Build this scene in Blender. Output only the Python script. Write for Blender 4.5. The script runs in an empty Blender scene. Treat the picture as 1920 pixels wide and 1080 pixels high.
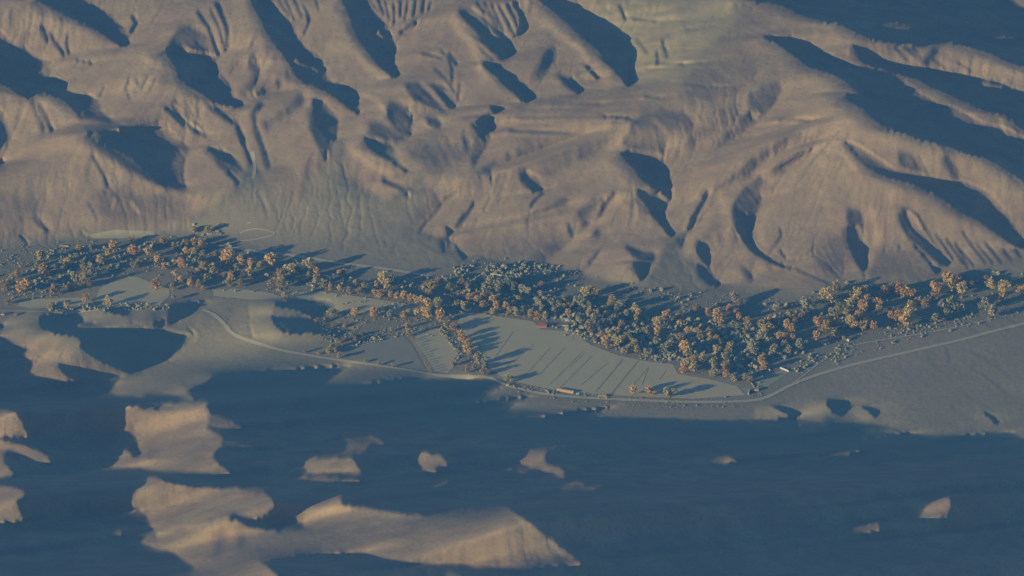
# Desert valley at low sun seen from the air: bare hills, a belt of autumn trees, fields and dirt roads.
import bpy, math, random, zlib, lzma, base64
import numpy as np
C = bpy.context.scene.collection
R = math.radians

# ------------------------------------------------------------ camera, sky, sun, exposure
PITCH, DIST, FOC = R(30), 12000.0, 12000.0        # 30 degrees down; about one metre per photo pixel at the target
SD, CD = math.sin(PITCH), math.cos(PITCH)
cam = bpy.data.cameras.new('camera'); cam.lens = 225; cam.sensor_width = 36
cam.clip_start = 10; cam.clip_end = 90000
co = bpy.data.objects.new('camera', cam); C.objects.link(co)
co.location = (0, -DIST*CD, DIST*SD); co.rotation_euler = (R(60), 0, 0)
bpy.context.scene.camera = co
SUN_E, SUN_A = R(12.5), R(30)                     # light travels towards +X and a little away from the camera
Ld = np.array([math.cos(SUN_E)*math.cos(SUN_A), math.cos(SUN_E)*math.sin(SUN_A), -math.sin(SUN_E)])
world = bpy.data.worlds.new('World'); bpy.context.scene.world = world; world.use_nodes = True
nt = world.node_tree; bg = nt.nodes['Background']
sky = nt.nodes.new('ShaderNodeTexSky'); sky.sky_type = 'NISHITA'; sky.sun_disc = False
sky.sun_elevation = SUN_E; sky.sun_rotation = math.atan2(-Ld[0], -Ld[1]); sky.altitude = 1500; sky.dust_density = 1.0
nt.links.new(sky.outputs[0], bg.inputs[0]); bg.inputs[1].default_value = 0.08
sun = bpy.data.lights.new('sun', 'SUN'); sun.energy = 5.0; sun.angle = R(0.5); sun.color = (1.0, 0.79, 0.34)
so = bpy.data.objects.new('sun', sun); C.objects.link(so)
from mathutils import Vector, Matrix
so.rotation_euler = Vector(Ld).to_track_quat('-Z', 'Y').to_euler()
sc = bpy.context.scene
sc.view_settings.view_transform = 'Standard'; sc.view_settings.look = 'None'; sc.view_settings.exposure = 0.36
sc.view_settings.gamma = 1.0; sc.view_settings.use_curve_mapping = False
sc.render.engine = 'CYCLES'; sc.cycles.use_denoising = True
sc.cycles.max_bounces = 4; sc.cycles.diffuse_bounces = 2; sc.cycles.volume_bounces = 0

# ------------------------------------------------------------ the relief

# canvas: 2px cells, x from -300..2220, y from -120..1200
CS=2; X0,X1,Y0,Y1=-300,2220,-120,1200
W=(X1-X0)//CS; H=(Y1-Y0)//CS
gx,gy=np.meshgrid(X0+CS*(np.arange(W)+.5),Y0+CS*(np.arange(H)+.5))
def pmask(pts):
    pts=np.array(pts,float); m=np.zeros((H,W),bool)
    x0,x1=pts[:,0].min(),pts[:,0].max(); y0,y1=pts[:,1].min(),pts[:,1].max()
    i0=max(0,int((y0-Y0)/CS)-1); i1=min(H,int((y1-Y0)/CS)+2); j0=max(0,int((x0-X0)/CS)-1); j1=min(W,int((x1-X0)/CS)+2)
    sx,sy=gx[i0:i1,j0:j1],gy[i0:i1,j0:j1]; s=np.zeros(sx.shape,bool); n=len(pts)
    for k in range(n):
        xa,ya=pts[k]; xb,yb=pts[(k+1)%n]
        if ya==yb: continue
        c=((ya>sy)!=(yb>sy))&(sx<(xb-xa)*(sy-ya)/(yb-ya)+xa); s^=c
    m[i0:i1,j0:j1]=s; return m
def sdist(pts):
    pts=np.array(pts,float); d=np.full((H,W),1e9)
    x0,x1=pts[:,0].min()-60,pts[:,0].max()+60; y0,y1=pts[:,1].min()-60,pts[:,1].max()+60
    i0=max(0,int((y0-Y0)/CS)); i1=min(H,int((y1-Y0)/CS)+1); j0=max(0,int((x0-X0)/CS)); j1=min(W,int((x1-X0)/CS)+1)
    sx,sy=gx[i0:i1,j0:j1],gy[i0:i1,j0:j1]; dd=np.full(sx.shape,1e9)
    for a,b in zip(pts[:-1],pts[1:]):
        v=b-a; L=max(1e-6,(v**2).sum()); t=np.clip(((sx-a[0])*v[0]+(sy-a[1])*v[1])/L,0,1)
        dd=np.minimum(dd,np.hypot(sx-a[0]-t*v[0],sy-a[1]-t*v[1]))
    d[i0:i1,j0:j1]=dd; return d
def blur(a,s):
    if s<=0: return a
    r=int(3*s)+1; k=np.exp(-.5*(np.arange(-r,r+1)/s)**2); k/=k.sum()
    b=np.pad(a,((r,r),(0,0)),mode='edge'); o=np.zeros_like(a)
    for i in range(2*r+1): o+=k[i]*b[i:i+a.shape[0]]
    b=np.pad(o,((0,0),(r,r)),mode='edge'); o=np.zeros_like(a)
    for i in range(2*r+1): o+=k[i]*b[:,i:i+a.shape[1]]
    return o
B=np.full((H,W),.44); S=np.zeros((H,W),bool)
def conv(t,pts):
    ox,oy,z=t; return [(ox+p[0]/z,oy+p[1]/z) for p in pts]
F=(0,0,1); 
TA=(0,0,3);TB=(640,0,3);TC=(1280,0,3);TD=(0,360,3);TE=(640,360,3);TF=(1280,360,3);TG=(0,720,3);TH=(640,720,3);TI=(1280,720,3)
T6a=(0,560,6);T6b=(320,540,6)
def soft(t,lv,pts,bl=4):
    global B
    m=blur(pmask(conv(t,pts)).astype(float),bl/CS); B=B*(1-m)+lv*m
def shade(t,pts):
    S[pmask(conv(t,pts))]=True
def lit(t,pts,lv=.44):
    m=pmask(conv(t,pts)); S[m]=False; B[m]=lv
def st(t,lv,w,pts):   # soft stroke; w in tile units
    global B
    z=t[2]; d=sdist(conv(t,pts)); w=w/z/2
    m=np.exp(-(d/max(w,1.2))**2); B=B*(1-m)+lv*m
def sst(t,w,pts):     # hard shadow stroke
    d=sdist(conv(t,pts)); S[d<w/t[2]/2]=True
# ---------------- flats
FLATS=[(-400,455),(0,452),(60,448),(110,440),(170,432),(240,430),(330,422),(375,395),(430,365),(470,300),(490,320),(500,360),(560,380),(600,330),(640,260),(650,330),(720,380),(790,330),(810,360),(770,420),(860,470),(900,480),(960,490),(1010,492),(1080,510),(1150,525),(1200,532),(1230,500),(1250,460),(1280,440),(1290,470),(1330,530),(1380,540),(1500,545),(1560,530),(1620,528),(1780,520),(1860,495),(1940,480),(2400,470),(2400,900),(1700,840),(1400,830),(1000,830),(600,760),(300,760),(100,640),(-400,600)]
soft(F,.22,FLATS,5)
soft(F,.27,[(1000,720),(1440,760),(1920,600),(2300,520),(2300,900),(1500,820),(1000,800)],20)
soft(F,.25,[(480,330),(560,360),(620,400),(760,440),(840,480),(820,505),(640,480),(480,460),(400,430),(430,370)],10)
# pediment spur by (540..620)
soft(F,.34,[(500,300),(560,330),(590,300),(620,250),(640,280),(620,360),(560,400),(500,380)],10)
# bright / yellow badlands top
soft(TB,.52,[(1300,0),(1920,0),(1920,480),(1640,470),(1640,330),(1600,220),(1500,120)],6)
soft(TC,.50,[(0,0),(280,0),(300,120),(60,330),(0,460)],6)
for a in ([(1340,30),(1420,20)],[(1540,60),(1700,20)],[(1700,110),(1860,60)],[(1680,200),(1780,150)],[(1860,200),(1920,180)]): st(TB,.62,26,a)
for a in ([(1640,110),(1760,120)],[(1660,230),(1720,300)],[(1560,30),(1600,120)],[(1800,230),(1830,320)]): st(TB,.36,22,a)
st(TB,.1,8,[(1770,290),(1775,355)])
# ---------------- tile A
shade(TA,[(190,-20),(480,-20),(500,10),(560,40),(620,70),(660,110),(700,150),(715,180),(722,240),(715,255),(680,258),(610,215),(560,180),(480,130),(400,100),(300,40),(240,15)])
shade(TA,[(-1000,150),(0,170),(30,185),(55,220),(80,245),(150,260),(180,290),(240,325),(290,340),(300,345),(285,380),(300,420),(350,460),(365,505),(400,520),(480,520),(540,545),(565,570),(575,640),(560,640),(500,655),(440,640),(400,600),(370,570),(330,550),(270,530),(220,532),(150,555),(130,540),(80,510),(40,480),(0,470),(-1000,440)])
soft(TA,.12,[(400,600),(440,640),(575,640),(640,690),(540,680),(440,670)],3)
shade(TA,[(412,338),(470,337),(530,349),(523,360),(480,352)])
shade(TA,[(-1000,500),(0,605),(30,640),(55,690),(75,740),(90,780),(60,820),(30,870),(0,925),(-1000,925)])
soft(TA,.15,[(480,735),(560,740),(640,830),(860,1000),(1060,1060),(1030,1080),(880,1040),(640,900),(540,830)],4)
shade(TA,[(500,740),(620,730),(740,715),(850,708),(940,715),(985,745),(1000,780),(1040,800),(1065,840),(1050,880),(1035,930),(1040,990),(1060,1050),(1000,1055),(930,1035),(850,990),(790,940),(740,895),(680,860),(600,820),(540,800),(510,780)])
soft(TA,.09,[(1010,160),(1060,150),(1150,200),(1190,250),(1215,310),(1150,300),(1050,275),(930,285),(970,210)],5)
shade(TA,[(905,290),(960,265),(1060,275),(1150,297),(1215,310),(1230,380),(1250,420),(1290,460),(1310,490),(1330,560),(1350,580),(1370,610),(1340,600),(1260,590),(1180,560),(1100,510),(1020,460),(1000,420),(990,370),(950,320)])
shade(TA,[(1400,-30),(1460,-30),(1480,0),(1540,50),(1600,90),(1640,115),(1670,170),(1700,205),(1715,250),(1760,280),(1795,300),(1815,350),(1840,390),(1850,440),(1880,465),(1925,475),(1925,565),(1850,520),(1780,490),(1720,480),(1680,440),(1650,390),(1590,300),(1540,240),(1500,170),(1470,100),(1430,40)])
lit(TA,[(1640,330),(1700,345),(1780,380),(1800,400),(1740,385),(1680,360)],.12)
soft(TA,.12,[(910,600),(960,600),(1040,660),(1110,710),(1180,780),(1150,775),(1060,720),(980,670)],4)
sst(TA,16,[(940,610),(1000,650),(1070,695),(1130,745)])
st(TA,.1,30,[(1180,600),(1260,650),(1340,690)])
shade(TA,[(1250,640),(1310,660),(1350,670),(1375,730),(1392,800),(1405,870),(1440,940),(1410,920),(1385,850),(1360,790),(1330,710)])
shade(TA,[(1160,820),(1240,830),(1310,870),(1350,920),(1372,965),(1320,940),(1250,900),(1190,860)])
soft(TA,.2,[(1190,850),(1280,920),(1370,970),(1300,1000),(1220,930)],4)
shade(TA,[(1765,560),(1800,562),(1860,600),(1905,660),(1900,740),(1885,800),(1855,790),(1800,720),(1770,650)])
soft(TA,.12,[(1750,640),(1800,720),(1860,810),(1850,900),(1800,850),(1740,720)],4)
shade(TA,[(1825,845),(1850,840),(1848,890),(1830,905)])
sst(TA,18,[(1290,965),(1320,1000),(1345,1030)])
st(TA,.08,22,[(215,590),(255,660),(285,735)]); st(TA,.25,40,[(180,570),(230,690),(240,730)])
st(TA,.1,20,[(275,190),(310,240),(355,305)]); st(TA,.12,14,[(375,200),(370,260),(385,305)]); st(TA,.2,30,[(230,150),(260,230)])
st(TA,.1,24,[(1215,20),(1245,90),(1270,150),(1275,210),(1265,280)]); st(TA,.14,20,[(1110,70),(1170,160),(1200,250),(1225,310)])
st(TA,.18,12,[(1180,60),(1230,160),(1250,250)]);st(TA,.2,10,[(1230,60),(1265,130)])
st(TA,.14,20,[(740,95),(760,130),(730,180)])
for a in ([(700,490),(725,560)],[(760,440),(775,480)],[(720,440),(705,500)],[(830,430),(790,490)],[(870,440),(840,500)],[(580,490),(555,540)],[(1010,580),(1060,650)],[(1040,580),(1085,660)],[(980,560),(1010,600)]): st(TA,.2,9,a)
for a in ([(1520,20),(1570,90)],[(1560,0),(1620,90)],[(1600,0),(1650,110)],[(1650,0),(1700,100)],[(1700,30),(1740,110),(1700,200)],[(1770,0),(1790,60)],[(500,20),(560,10)],[(1720,60),(1730,130)]): st(TA,.2,10,a)
st(TA,.16,16,[(520,880),(580,990),(600,1060)]); st(TA,.2,14,[(440,130),(540,150)])
st(TA,.24,60,[(1380,520),(1450,420),(1420,330)]); st(TA,.22,60,[(1560,480),(1450,520)]); st(TA,.25,70,[(1500,700),(1650,610),(1700,560)])
st(TA,.22,40,[(1460,590),(1420,640),(1440,740),(1480,860),(1500,930)])
st(TA,.55,40,[(820,330),(950,400),(980,480)]); st(TA,.55,60,[(1640,360),(1720,500),(1750,600)]); st(TA,.54,50,[(1540,300),(1480,420)])
# ---------------- tile B
shade(TB,[(5,-20),(100,-20),(115,0),(160,30),(190,70),(220,110),(260,140),(285,180),(300,240),(295,330),(300,380),(312,430),(290,430),(250,400),(190,340),(140,270),(100,220),(75,150),(50,80),(20,30)])
lit(TB,[(195,180),(240,195),(250,218),(215,200)],.1)
shade(TB,[(-5,475),(30,490),(75,520),(90,560),(100,600),(105,655),(60,620),(30,590),(-5,570)])
shade(TB,[(1090,-20),(1240,-20),(1280,0),(1340,40),(1400,80),(1480,115),(1520,140),(1525,165),(1570,205),(1600,250),(1630,290),(1630,330),(1615,350),(1615,420),(1622,485),(1600,465),(1550,410),(1500,350),(1470,310),(1440,270),(1380,220),(1320,170),(1280,130),(1240,95),(1180,50)])
soft(TB,.11,[(650,45),(720,60),(800,110),(880,180),(950,250),(960,310),(900,340),(820,260),(760,200),(700,120)],4)
shade(TB,[(650,55),(700,63),(760,90),(830,150),(870,210),(920,250),(952,285),(948,312),(915,292),(860,250),(810,205),(760,150),(700,100)])
st(TB,.12,10,[(720,190),(790,240),(860,300)]);sst(TB,8,[(790,220),(850,250),(905,310)]);st(TB,.14,10,[(760,250),(800,300),(850,340)])
sst(TB,22,[(975,15),(1005,60),(1022,110),(1020,160),(1000,185)])
for a in ([(880,30),(925,110),(965,200)],[(840,30),(885,130),(930,230)],[(800,20),(850,110),(900,210)],[(760,20),(800,70)],[(925,20),(965,90),(985,160)]): st(TB,.12,14,a)
for a in ([(150,0),(200,60)],[(200,0),(235,80)],[(240,10),(265,110)],[(290,20),(290,130)],[(330,0),(325,90)],[(370,10),(350,110)],[(410,0),(400,90)],[(460,0),(450,70)],[(500,10),(480,60)]): st(TB,.2,12,a)
st(TB,.16,26,[(330,180),(400,130)]);
shade(TB,[(785,350),(845,362),(900,398),(980,430),(1020,470),(1045,510),(1056,572),(1020,560),(960,510),(900,450),(840,400)])
soft(TB,.13,[(740,320),(850,360),(800,390)],3)
shade(TB,[(130,770),(200,780),(270,810),(300,830),(320,880),(350,920),(392,972),(350,960),(280,910),(210,870),(160,830)])
shade(TB,[(760,680),(800,650),(860,665),(860,700),(850,750),(838,778),(790,745),(765,710)])
soft(TB,.09,[(770,720),(840,770),(800,840),(760,900),(740,960),(730,900),(745,800)],4)
shade(TB,[(838,600),(868,598),(887,635),(862,640)])
soft(TB,.08,[(350,475),(430,470),(480,520),(540,580),(590,630),(540,620),(480,590),(410,560)],3)
shade(TB,[(545,500),(590,520),(625,560),(637,612),(605,600),(570,555)]); soft(TB,.1,[(480,470),(560,480),(600,530),(560,540)],3)
soft(TB,.09,[(470,660),(555,680),(550,720),(490,710)],3)
soft(TB,.15,[(260,570),(330,580),(380,620),(398,680),(390,765),(300,740),(240,660)],4); sst(TB,7,[(375,590),(398,650),(390,755)])
soft(TB,.16,[(150,690),(230,690),(330,760),(380,770),(310,800),(150,760)],5)
st(TB,.16,20,[(600,300),(640,360)]);st(TB,.16,12,[(560,290),(600,330),(620,400),(615,470)]);st(TB,.18,12,[(450,300),(560,330)]);st(TB,.16,10,[(520,390),(580,440),(630,520)]);st(TB,.2,10,[(660,470),(650,560)])
st(TB,.07,11,[(1200,665),(1400,658),(1480,655)]); st(TB,.12,10,[(980,662),(1200,666)]); sst(TB,16,[(1480,655),(1560,660),(1640,672)])
st(TB,.05,13,[(1060,742),(1200,750),(1320,752)]); st(TB,.12,10,[(940,738),(1060,742)]); st(TB,.14,8,[(1180,588),(1450,582)])
soft(TB,.06,[(1630,680),(1720,670),(1780,710),(1815,760),(1820,840),(1620,845),(1580,800),(1620,740)],4)
for a in ([(1700,770),(1815,820)],[(1690,790),(1800,850)],[(1720,740),(1810,800)]): st(TB,.02,12,a)
shade(TB,[(1570,855),(1620,845),(1700,870),(1810,880),(1822,930),(1852,990),(1872,1060),(1870,1085),(1790,1085),(1740,1040),(1690,1010),(1660,960),(1600,900)])
shade(TB,[(1030,960),(1060,963),(1112,990),(1127,1030),(1132,1082),(1085,1082),(1060,1040),(1035,1000)])
soft(TB,.14,[(1000,940),(1060,965),(1080,1080),(1010,1020)],4)
soft(TB,.11,[(1190,415),(1290,440),(1310,480),(1345,525),(1290,505),(1235,460)],4); sst(TB,8,[(1300,450),(1340,520)])
sst(TB,7,[(1370,355),(1400,398),(1445,440),(1455,480)]); soft(TB,.2,[(1150,280),(1200,260),(1180,350),(1120,440),(1060,450)],5)
st(TB,.08,9,[(1765,362),(1920,362)]); st(TB,.12,8,[(1700,545),(1780,548)])
st(TB,.13,30,[(240,1020),(320,1055),(400,1085)])
soft(TB,.22,[(340,840),(460,950),(600,930),(740,880),(760,720),(640,790),(560,780),(420,810)],8)
soft(TB,.23,[(780,940),(900,880),(1000,800),(1400,740),(1560,740),(1450,800),(1200,900),(900,990),(700,1070)],10)
soft(TB,.2,[(1100,960),(1300,870),(1480,760),(1540,740),(1500,830),(1300,930),(1160,990)],8)
soft(TB,.38,[(990,600),(1400,600),(1920,560),(1920,640),(1600,650),(980,655)],6)
st(TB,.52,50,[(1000,700),(1300,700),(1500,700)]); st(TB,.5,50,[(860,960),(1200,840),(1480,730)])
soft(TB,.15,[(1640,640),(1760,620),(1920,620),(1920,740),(1850,770),(1780,690)],8)
st(TB,.55,60,[(640,130),(740,260),(800,420)]); st(TB,.52,60,[(60,270),(150,380),(240,440)])
st(TB,.55,60,[(1140,130),(1320,260),(1500,460)]); st(TB,.55,30,[(130,540),(200,560),(240,630)]); st(TB,.55,40,[(60,850),(180,940),(280,980)])
# ---------------- tile C
shade(TC,[(380,-20),(420,0),(480,10),(560,30),(610,50),(650,75),(700,95),(800,125),(880,135),(930,155),(1000,195),(1060,220),(1130,235),(1220,250),(1350,250),(1480,240),(1560,245),(1680,280),(1760,310),(1830,350),(1900,370),(1920,375),(2900,600),(2900,60),(1920,60),(1870,45),(1800,0),(1780,-20)])
shade(F,[(1420,-200),(1870,-200),(1880,5),(1420,5)])
lit(TC,[(1040,132),(1100,124),(1200,125),(1290,140),(1310,155),(1250,165),(1200,163),(1080,148)],.24)
lit(TC,[(1720,207),(1780,195),(1850,205),(1890,213),(1780,218)],.24)
shade(TC,[(440,203),(560,210),(660,215),(720,235),(750,270),(800,305),(900,350),(1000,378),(1100,395),(1180,412),(1240,440),(1265,480),(1320,510),(1370,540),(1430,575),(1530,600),(1620,650),(1700,690),(1790,705),(1850,730),(1920,770),(2900,1200),(2900,1500),(1920,1020),(1860,990),(1780,930),(1700,885),(1600,870),(1530,840),(1460,810),(1350,795),(1250,750),(1160,735),(1100,700),(1070,670),(1020,615),(950,580),(900,540),(930,530),(1000,518),(950,490),(930,465),(870,430),(800,405),(710,375),(650,325),(580,275),(520,235)])
lit(TC,[(950,505),(1040,502),(1100,512),(1000,520),(940,518)],.1)
shade(TC,[(955,250),(1010,262),(1060,300),(1120,330),(1200,355),(1350,375),(1500,400),(1600,415),(1680,440),(1760,455),(1850,490),(1920,510),(2900,800),(2900,1060),(1920,730),(1870,680),(1820,650),(1700,625),(1600,580),(1520,540),(1420,500),(1330,450),(1250,430),(1200,413),(1100,385),(1030,360),(1000,330),(975,290)])
lit(TC,[(1680,465),(1720,460),(1760,475),(1810,490),(1760,495),(1700,485)],.3)
shade(TC,[(905,788),(960,800),(1030,840),(1090,875),(1150,920),(1210,955),(1300,970),(1400,985),(1500,1010),(1600,1020),(1680,1050),(1730,1085),(1380,1085),(1310,1040),(1240,1020),(1150,1000),(1100,980),(1050,940),(1000,900),(960,850)])
shade(TC,[(370,627),(420,630),(438,642),(410,680),(385,670)])
soft(TC,.14,[(350,540),(430,490),(540,460),(552,500),(500,600),(440,640),(400,690),(340,700),(380,600)],5)
soft(TC,.15,[(180,780),(320,700),(350,620),(410,680),(300,760),(200,810)],6)
soft(TC,.09,[(370,900),(420,905),(412,960),(370,990),(330,985)],4)
soft(TC,.16,[(140,1080),(280,990),(370,920),(480,840),(560,770),(640,740),(560,830),(450,900),(400,960),(260,1040),(200,1080)],6)
st(TC,.13,60,[(360,1080),(430,1020)]); st(TC,.18,60,[(520,950),(640,880),(720,800)])
st(TC,.05,11,[(540,678),(620,673),(715,681)]); st(TC,.08,9,[(50,490),(190,487)])
soft(TC,.14,[(1215,850),(1290,870),(1340,970),(1270,955),(1210,920)],4)
st(TC,.15,60,[(1480,900),(1530,980)]); 
for a in ([(1240,260),(1330,340)],[(1290,270),(1370,370)],[(1400,330),(1480,390)],[(1540,350),(1620,400)],[(1190,270),(1260,340)],[(1300,890),(1340,960)],[(1320,880),(1370,975)]): st(TC,.17,12,a)
st(TC,.2,60,[(1420,290),(1380,340)])
soft(TC,.12,[(-20,630),(50,670),(75,710),(30,745),(-20,745)],4)
for a in ([(90,660),(120,690)],[(240,1000),(220,1050)],[(280,980),(270,1030)],[(310,690),(290,730)]): st(TC,.18,9,a)
soft(TC,.24,[(0,860),(150,770),(320,690),(300,560),(200,620),(0,790)],8)
st(TC,.52,50,[(480,220),(640,340),(880,430)]); st(TC,.52,50,[(960,600),(1100,720),(1500,830),(1750,950)])
st(TC,.5,40,[(400,980),(600,850),(840,770)]); st(TC,.5,40,[(60,950),(250,880),(420,790),(900,640)])
st(TC,.52,40,[(600,960),(780,830),(900,860),(1000,1000)])
soft(TC,.32,[(0,480),(340,500),(300,620),(0,620)],10)
# ---------------- tile D upper
soft(TD,.17,[(480,120),(560,0),(760,0),(1060,60),(1080,110),(960,150),(860,160),(640,170)],10)
soft(TD,.32,[(240,100),(560,60),(560,170),(320,190)],10)
soft(TD,.3,[(-300,0),(240,0),(220,150),(80,280),(-300,280)],10)
st(TD,.08,18,[(630,20),(655,60),(700,110)])
for a in ([(780,20),(800,80),(828,135)],[(730,0),(745,50),(800,110)],[(860,30),(900,70),(948,130)],[(580,0),(600,40)],[(900,20),(960,70)]): st(TD,.08,12,a)
st(TD,.12,10,[(520,110),(545,160)]);st(TD,.14,14,[(490,60),(520,110)])
st(TD,.12,30,[(195,150),(260,215)]); sst(TD,10,[(112,245),(140,265),(162,290)]); sst(TD,7,[(465,228),(488,250)])
st(TD,.12,12,[(1440,0),(1470,60),(1500,110)]); st(TD,.15,10,[(1870,110),(1890,150)])
for a in ([(640,30),(630,90)],[(740,60),(780,120)],[(1480,30),(1500,80)]): st(TD,.5,10,a)
# ---------------- tile E upper
shade(TE,[(1670,-10),(1865,-10),(1850,50),(1820,100),(1820,150),(1850,210),(1865,262),(1840,230),(1790,170),(1740,110),(1700,50)])
lit(TE,[(1780,-3),(1800,0),(1855,35),(1840,50),(1800,20)],.1)
soft(TE,.07,[(1580,300),(1700,340),(1755,345),(1762,392),(1720,400),(1650,370)],3)
shade(TE,[(1640,395),(1700,388),(1732,420),(1720,480),(1692,502),(1660,440)])
soft(TE,.1,[(540,270),(590,250),(612,285),(590,350),(560,345)],3); sst(TE,14,[(575,290),(582,335)])
sst(TE,11,[(590,192),(618,222),(602,240)]); sst(TE,9,[(630,260),(650,310),(695,375)])
st(TE,.1,12,[(530,95),(580,40),(640,0)]); st(TE,.1,16,[(700,130),(740,60)]); st(TE,.14,30,[(690,130),(650,190)])
st(TE,.12,9,[(430,220),(480,160),(530,110)]);st(TE,.15,12,[(205,200),(235,125)]);st(TE,.18,9,[(330,280),(340,210),(420,170)]);st(TE,.15,7,[(440,280),(500,320),(570,350)])
st(TE,.12,14,[(1060,80),(1080,50),(1130,5)])
st(TE,.08,22,[(1400,215),(1440,150),(1475,80),(1530,10)]); st(TE,.14,60,[(1350,120),(1420,60)]); st(TE,.18,60,[(1050,150),(1250,60)])
for a in ([(1280,180),(1295,260)],[(1310,180),(1290,250)],[(1270,180),(1280,230)],[(1450,30),(1480,70)]): st(TE,.16,9,a)
st(TE,.16,50,[(1370,180),(1430,225)]); st(TE,.14,24,[(770,350),(800,380)]); st(TE,.13,14,[(900,290),(880,350)])
shade(TE,[(360,-5),(392,-5),(380,40)])
soft(TE,.38,[(640,290),(760,200),(900,180),(1040,170),(1200,170),(1300,300),(1120,370),(1040,390),(760,370),(700,380)],6)
st(TE,.5,40,[(760,200),(1040,160),(1200,120)]); st(TE,.55,50,[(1180,370),(1330,270),(1560,60)])
soft(TE,.5,[(1360,480),(1450,330),(1560,370),(1680,510),(1500,500)],5); st(TE,.32,20,[(1390,400),(1440,340)])
soft(TE,.3,[(1040,370),(1200,300),(1280,310),(1120,400),(1060,400)],5)
soft(TE,.25,[(420,0),(600,0),(520,100),(430,180),(330,280),(250,300),(200,200),(240,120)],8)
# ---------------- tile F upper
shade(TF,[(1380,-5),(1745,-5),(1790,70),(1850,140),(1890,220),(1915,290),(1910,315),(1860,295),(1780,240),(1680,170),(1560,110),(1480,50)])
soft(TF,.07,[(280,100),(310,30),(400,10),(450,20),(410,90),(385,160),(340,220),(300,190)],5)
shade(TF,[(310,130),(350,120),(385,165),(378,210),(372,260),(400,310),(460,360),(540,400),(630,437),(560,422),(470,382),(400,340),(350,280),(315,220)])
st(TF,.12,8,[(640,440),(760,490),(830,520)])
shade(TF,[(930,200),(980,180),(1005,220),(1027,290),(1030,380),(1017,447),(990,410),(950,330),(930,260)]); soft(TF,.1,[(920,100),(1000,110),(1005,200),(930,210)],5)
soft(TF,.11,[(1215,80),(1270,95),(1320,130),(1380,230),(1500,430),(1400,370),(1280,270),(1220,190)],4)
shade(TF,[(1240,100),(1275,110),(1310,140),(1350,210),(1400,280),(1450,340),(1498,418),(1450,390),(1390,320),(1340,260),(1280,200),(1250,150)])
sst(TF,9,[(1300,290),(1370,370),(1430,450)])
soft(TF,.13,[(60,260),(120,290),(150,360),(140,420),(90,400)],4)
shade(TF,[(80,400),(120,410),(160,440),(200,500),(206,532),(160,520),(110,480)]); sst(TF,6,[(100,285),(140,330),(153,368)])
soft(TF,.14,[(320,410),(370,430),(400,500),(350,490)],4)
for i,a in enumerate(([(1320,130),(1350,200),(1390,265)],[(1570,225),(1620,300),(1700,400)],[(1650,300),(1740,400)],[(1800,330),(1850,390)],[(1560,330),(1630,415)],[(1480,270),(1570,400)],[(1530,290),(1600,430)],[(1700,290),(1790,400)],[(1210,300),(1230,420)],[(1130,320),(1100,420)],[(1240,340),(1270,430)],[(1870,330),(1900,370)],[(1420,240),(1520,380)])): st(TF,.13,11,a)
st(TF,.1,22,[(30,200),(60,130),(110,50),(130,0)]); st(TF,.14,50,[(330,60),(300,110)])
st(TF,.16,9,[(520,290),(550,250),(540,200)]);st(TF,.2,9,[(700,350),(650,370)]);st(TF,.2,9,[(540,330),(580,380)])
st(TF,.55,60,[(150,150),(60,250),(20,330)]); st(TF,.52,60,[(220,20),(250,200)]); st(TF,.55,50,[(1060,100),(1100,250),(1060,400)])
st(TF,.52,50,[(600,0),(480,80),(430,200),(450,280)]); st(TF,.5,30,[(780,200),(900,120)])
soft(TF,.3,[(700,300),(850,260),(900,240),(930,400),(880,480),(780,460)],8)
soft(TF,.34,[(1080,330),(1250,310),(1420,430),(1500,470),(1100,510),(1040,480)],6)
st(TF,.15,8,[(1010,450),(1020,500)])
# ---------------- knobs left-middle (6x tiles)
shade(T6a,[(450,190),(560,175),(700,152),(860,130),(1000,120),(960,130),(925,160),(930,200),(905,240),(900,285),(860,285),(770,310),(780,330),(860,335),(1100,322),(1440,318),(1700,310),(1920,300),(2120,330),(2220,400),(2200,470),(2000,640),(1920,700),(1740,760),(1560,845),(1480,850),(1360,790),(1300,760),(1120,690),(960,590),(900,540),(930,480),(860,430),(760,400),(620,380),(520,350),(470,330),(455,280)])
soft(T6a,.17,[(930,570),(1100,600),(1400,680),(1560,830),(1400,820),(1200,760),(1000,640)],5)
lit(T6a,[(925,200),(960,150),(1080,120),(1200,130),(1300,160),(1360,180),(1440,180),(1440,318),(1100,322),(870,335),(780,328),(775,305),(860,285),(905,285)],.4)
soft(T6a,.22,[(1400,180),(1650,90),(1920,90),(1920,305),(1400,318)],8)
soft(T6a,.36,[(1470,170),(1560,110),(1700,95),(1560,180)],6)
sst(T6a,14,[(920,283),(1060,285)])
shade(T6a,[(1120,120),(1300,105),(1500,95),(1590,75),(1530,110),(1470,160),(1440,182),(1360,182),(1280,165),(1200,140)])
shade(T6b,[(0,195),(200,160),(460,140),(400,200),(330,260),(140,370),(40,420),(0,430),(-80,425),(-200,400),(0,330)])
soft(T6b,.12,[(-250,260),(0,200),(0,430),(-200,430)],6)
lit(T6b,[(0,418),(60,412),(180,440),(240,515),(100,500),(0,470),(-60,440)],.18)
soft(T6a,.42,[(0,300),(60,240),(280,190),(440,190),(460,330),(620,380),(860,430),(930,480),(900,540),(1000,620),(800,700),(700,730),(690,830),(760,900),(940,915),(400,960),(310,820),(420,690),(300,630),(380,570),(120,490),(0,420)],3)
soft(T6a,.33,[(280,150),(430,150),(450,350),(330,340)],8)
soft(T6a,.24,[(860,640),(960,600),(1200,700),(1440,830),(1300,810),(1000,760),(820,740)],5)
shade(T6a,[(-2000,285),(0,285),(50,290),(0,345),(-2000,360)])
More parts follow.
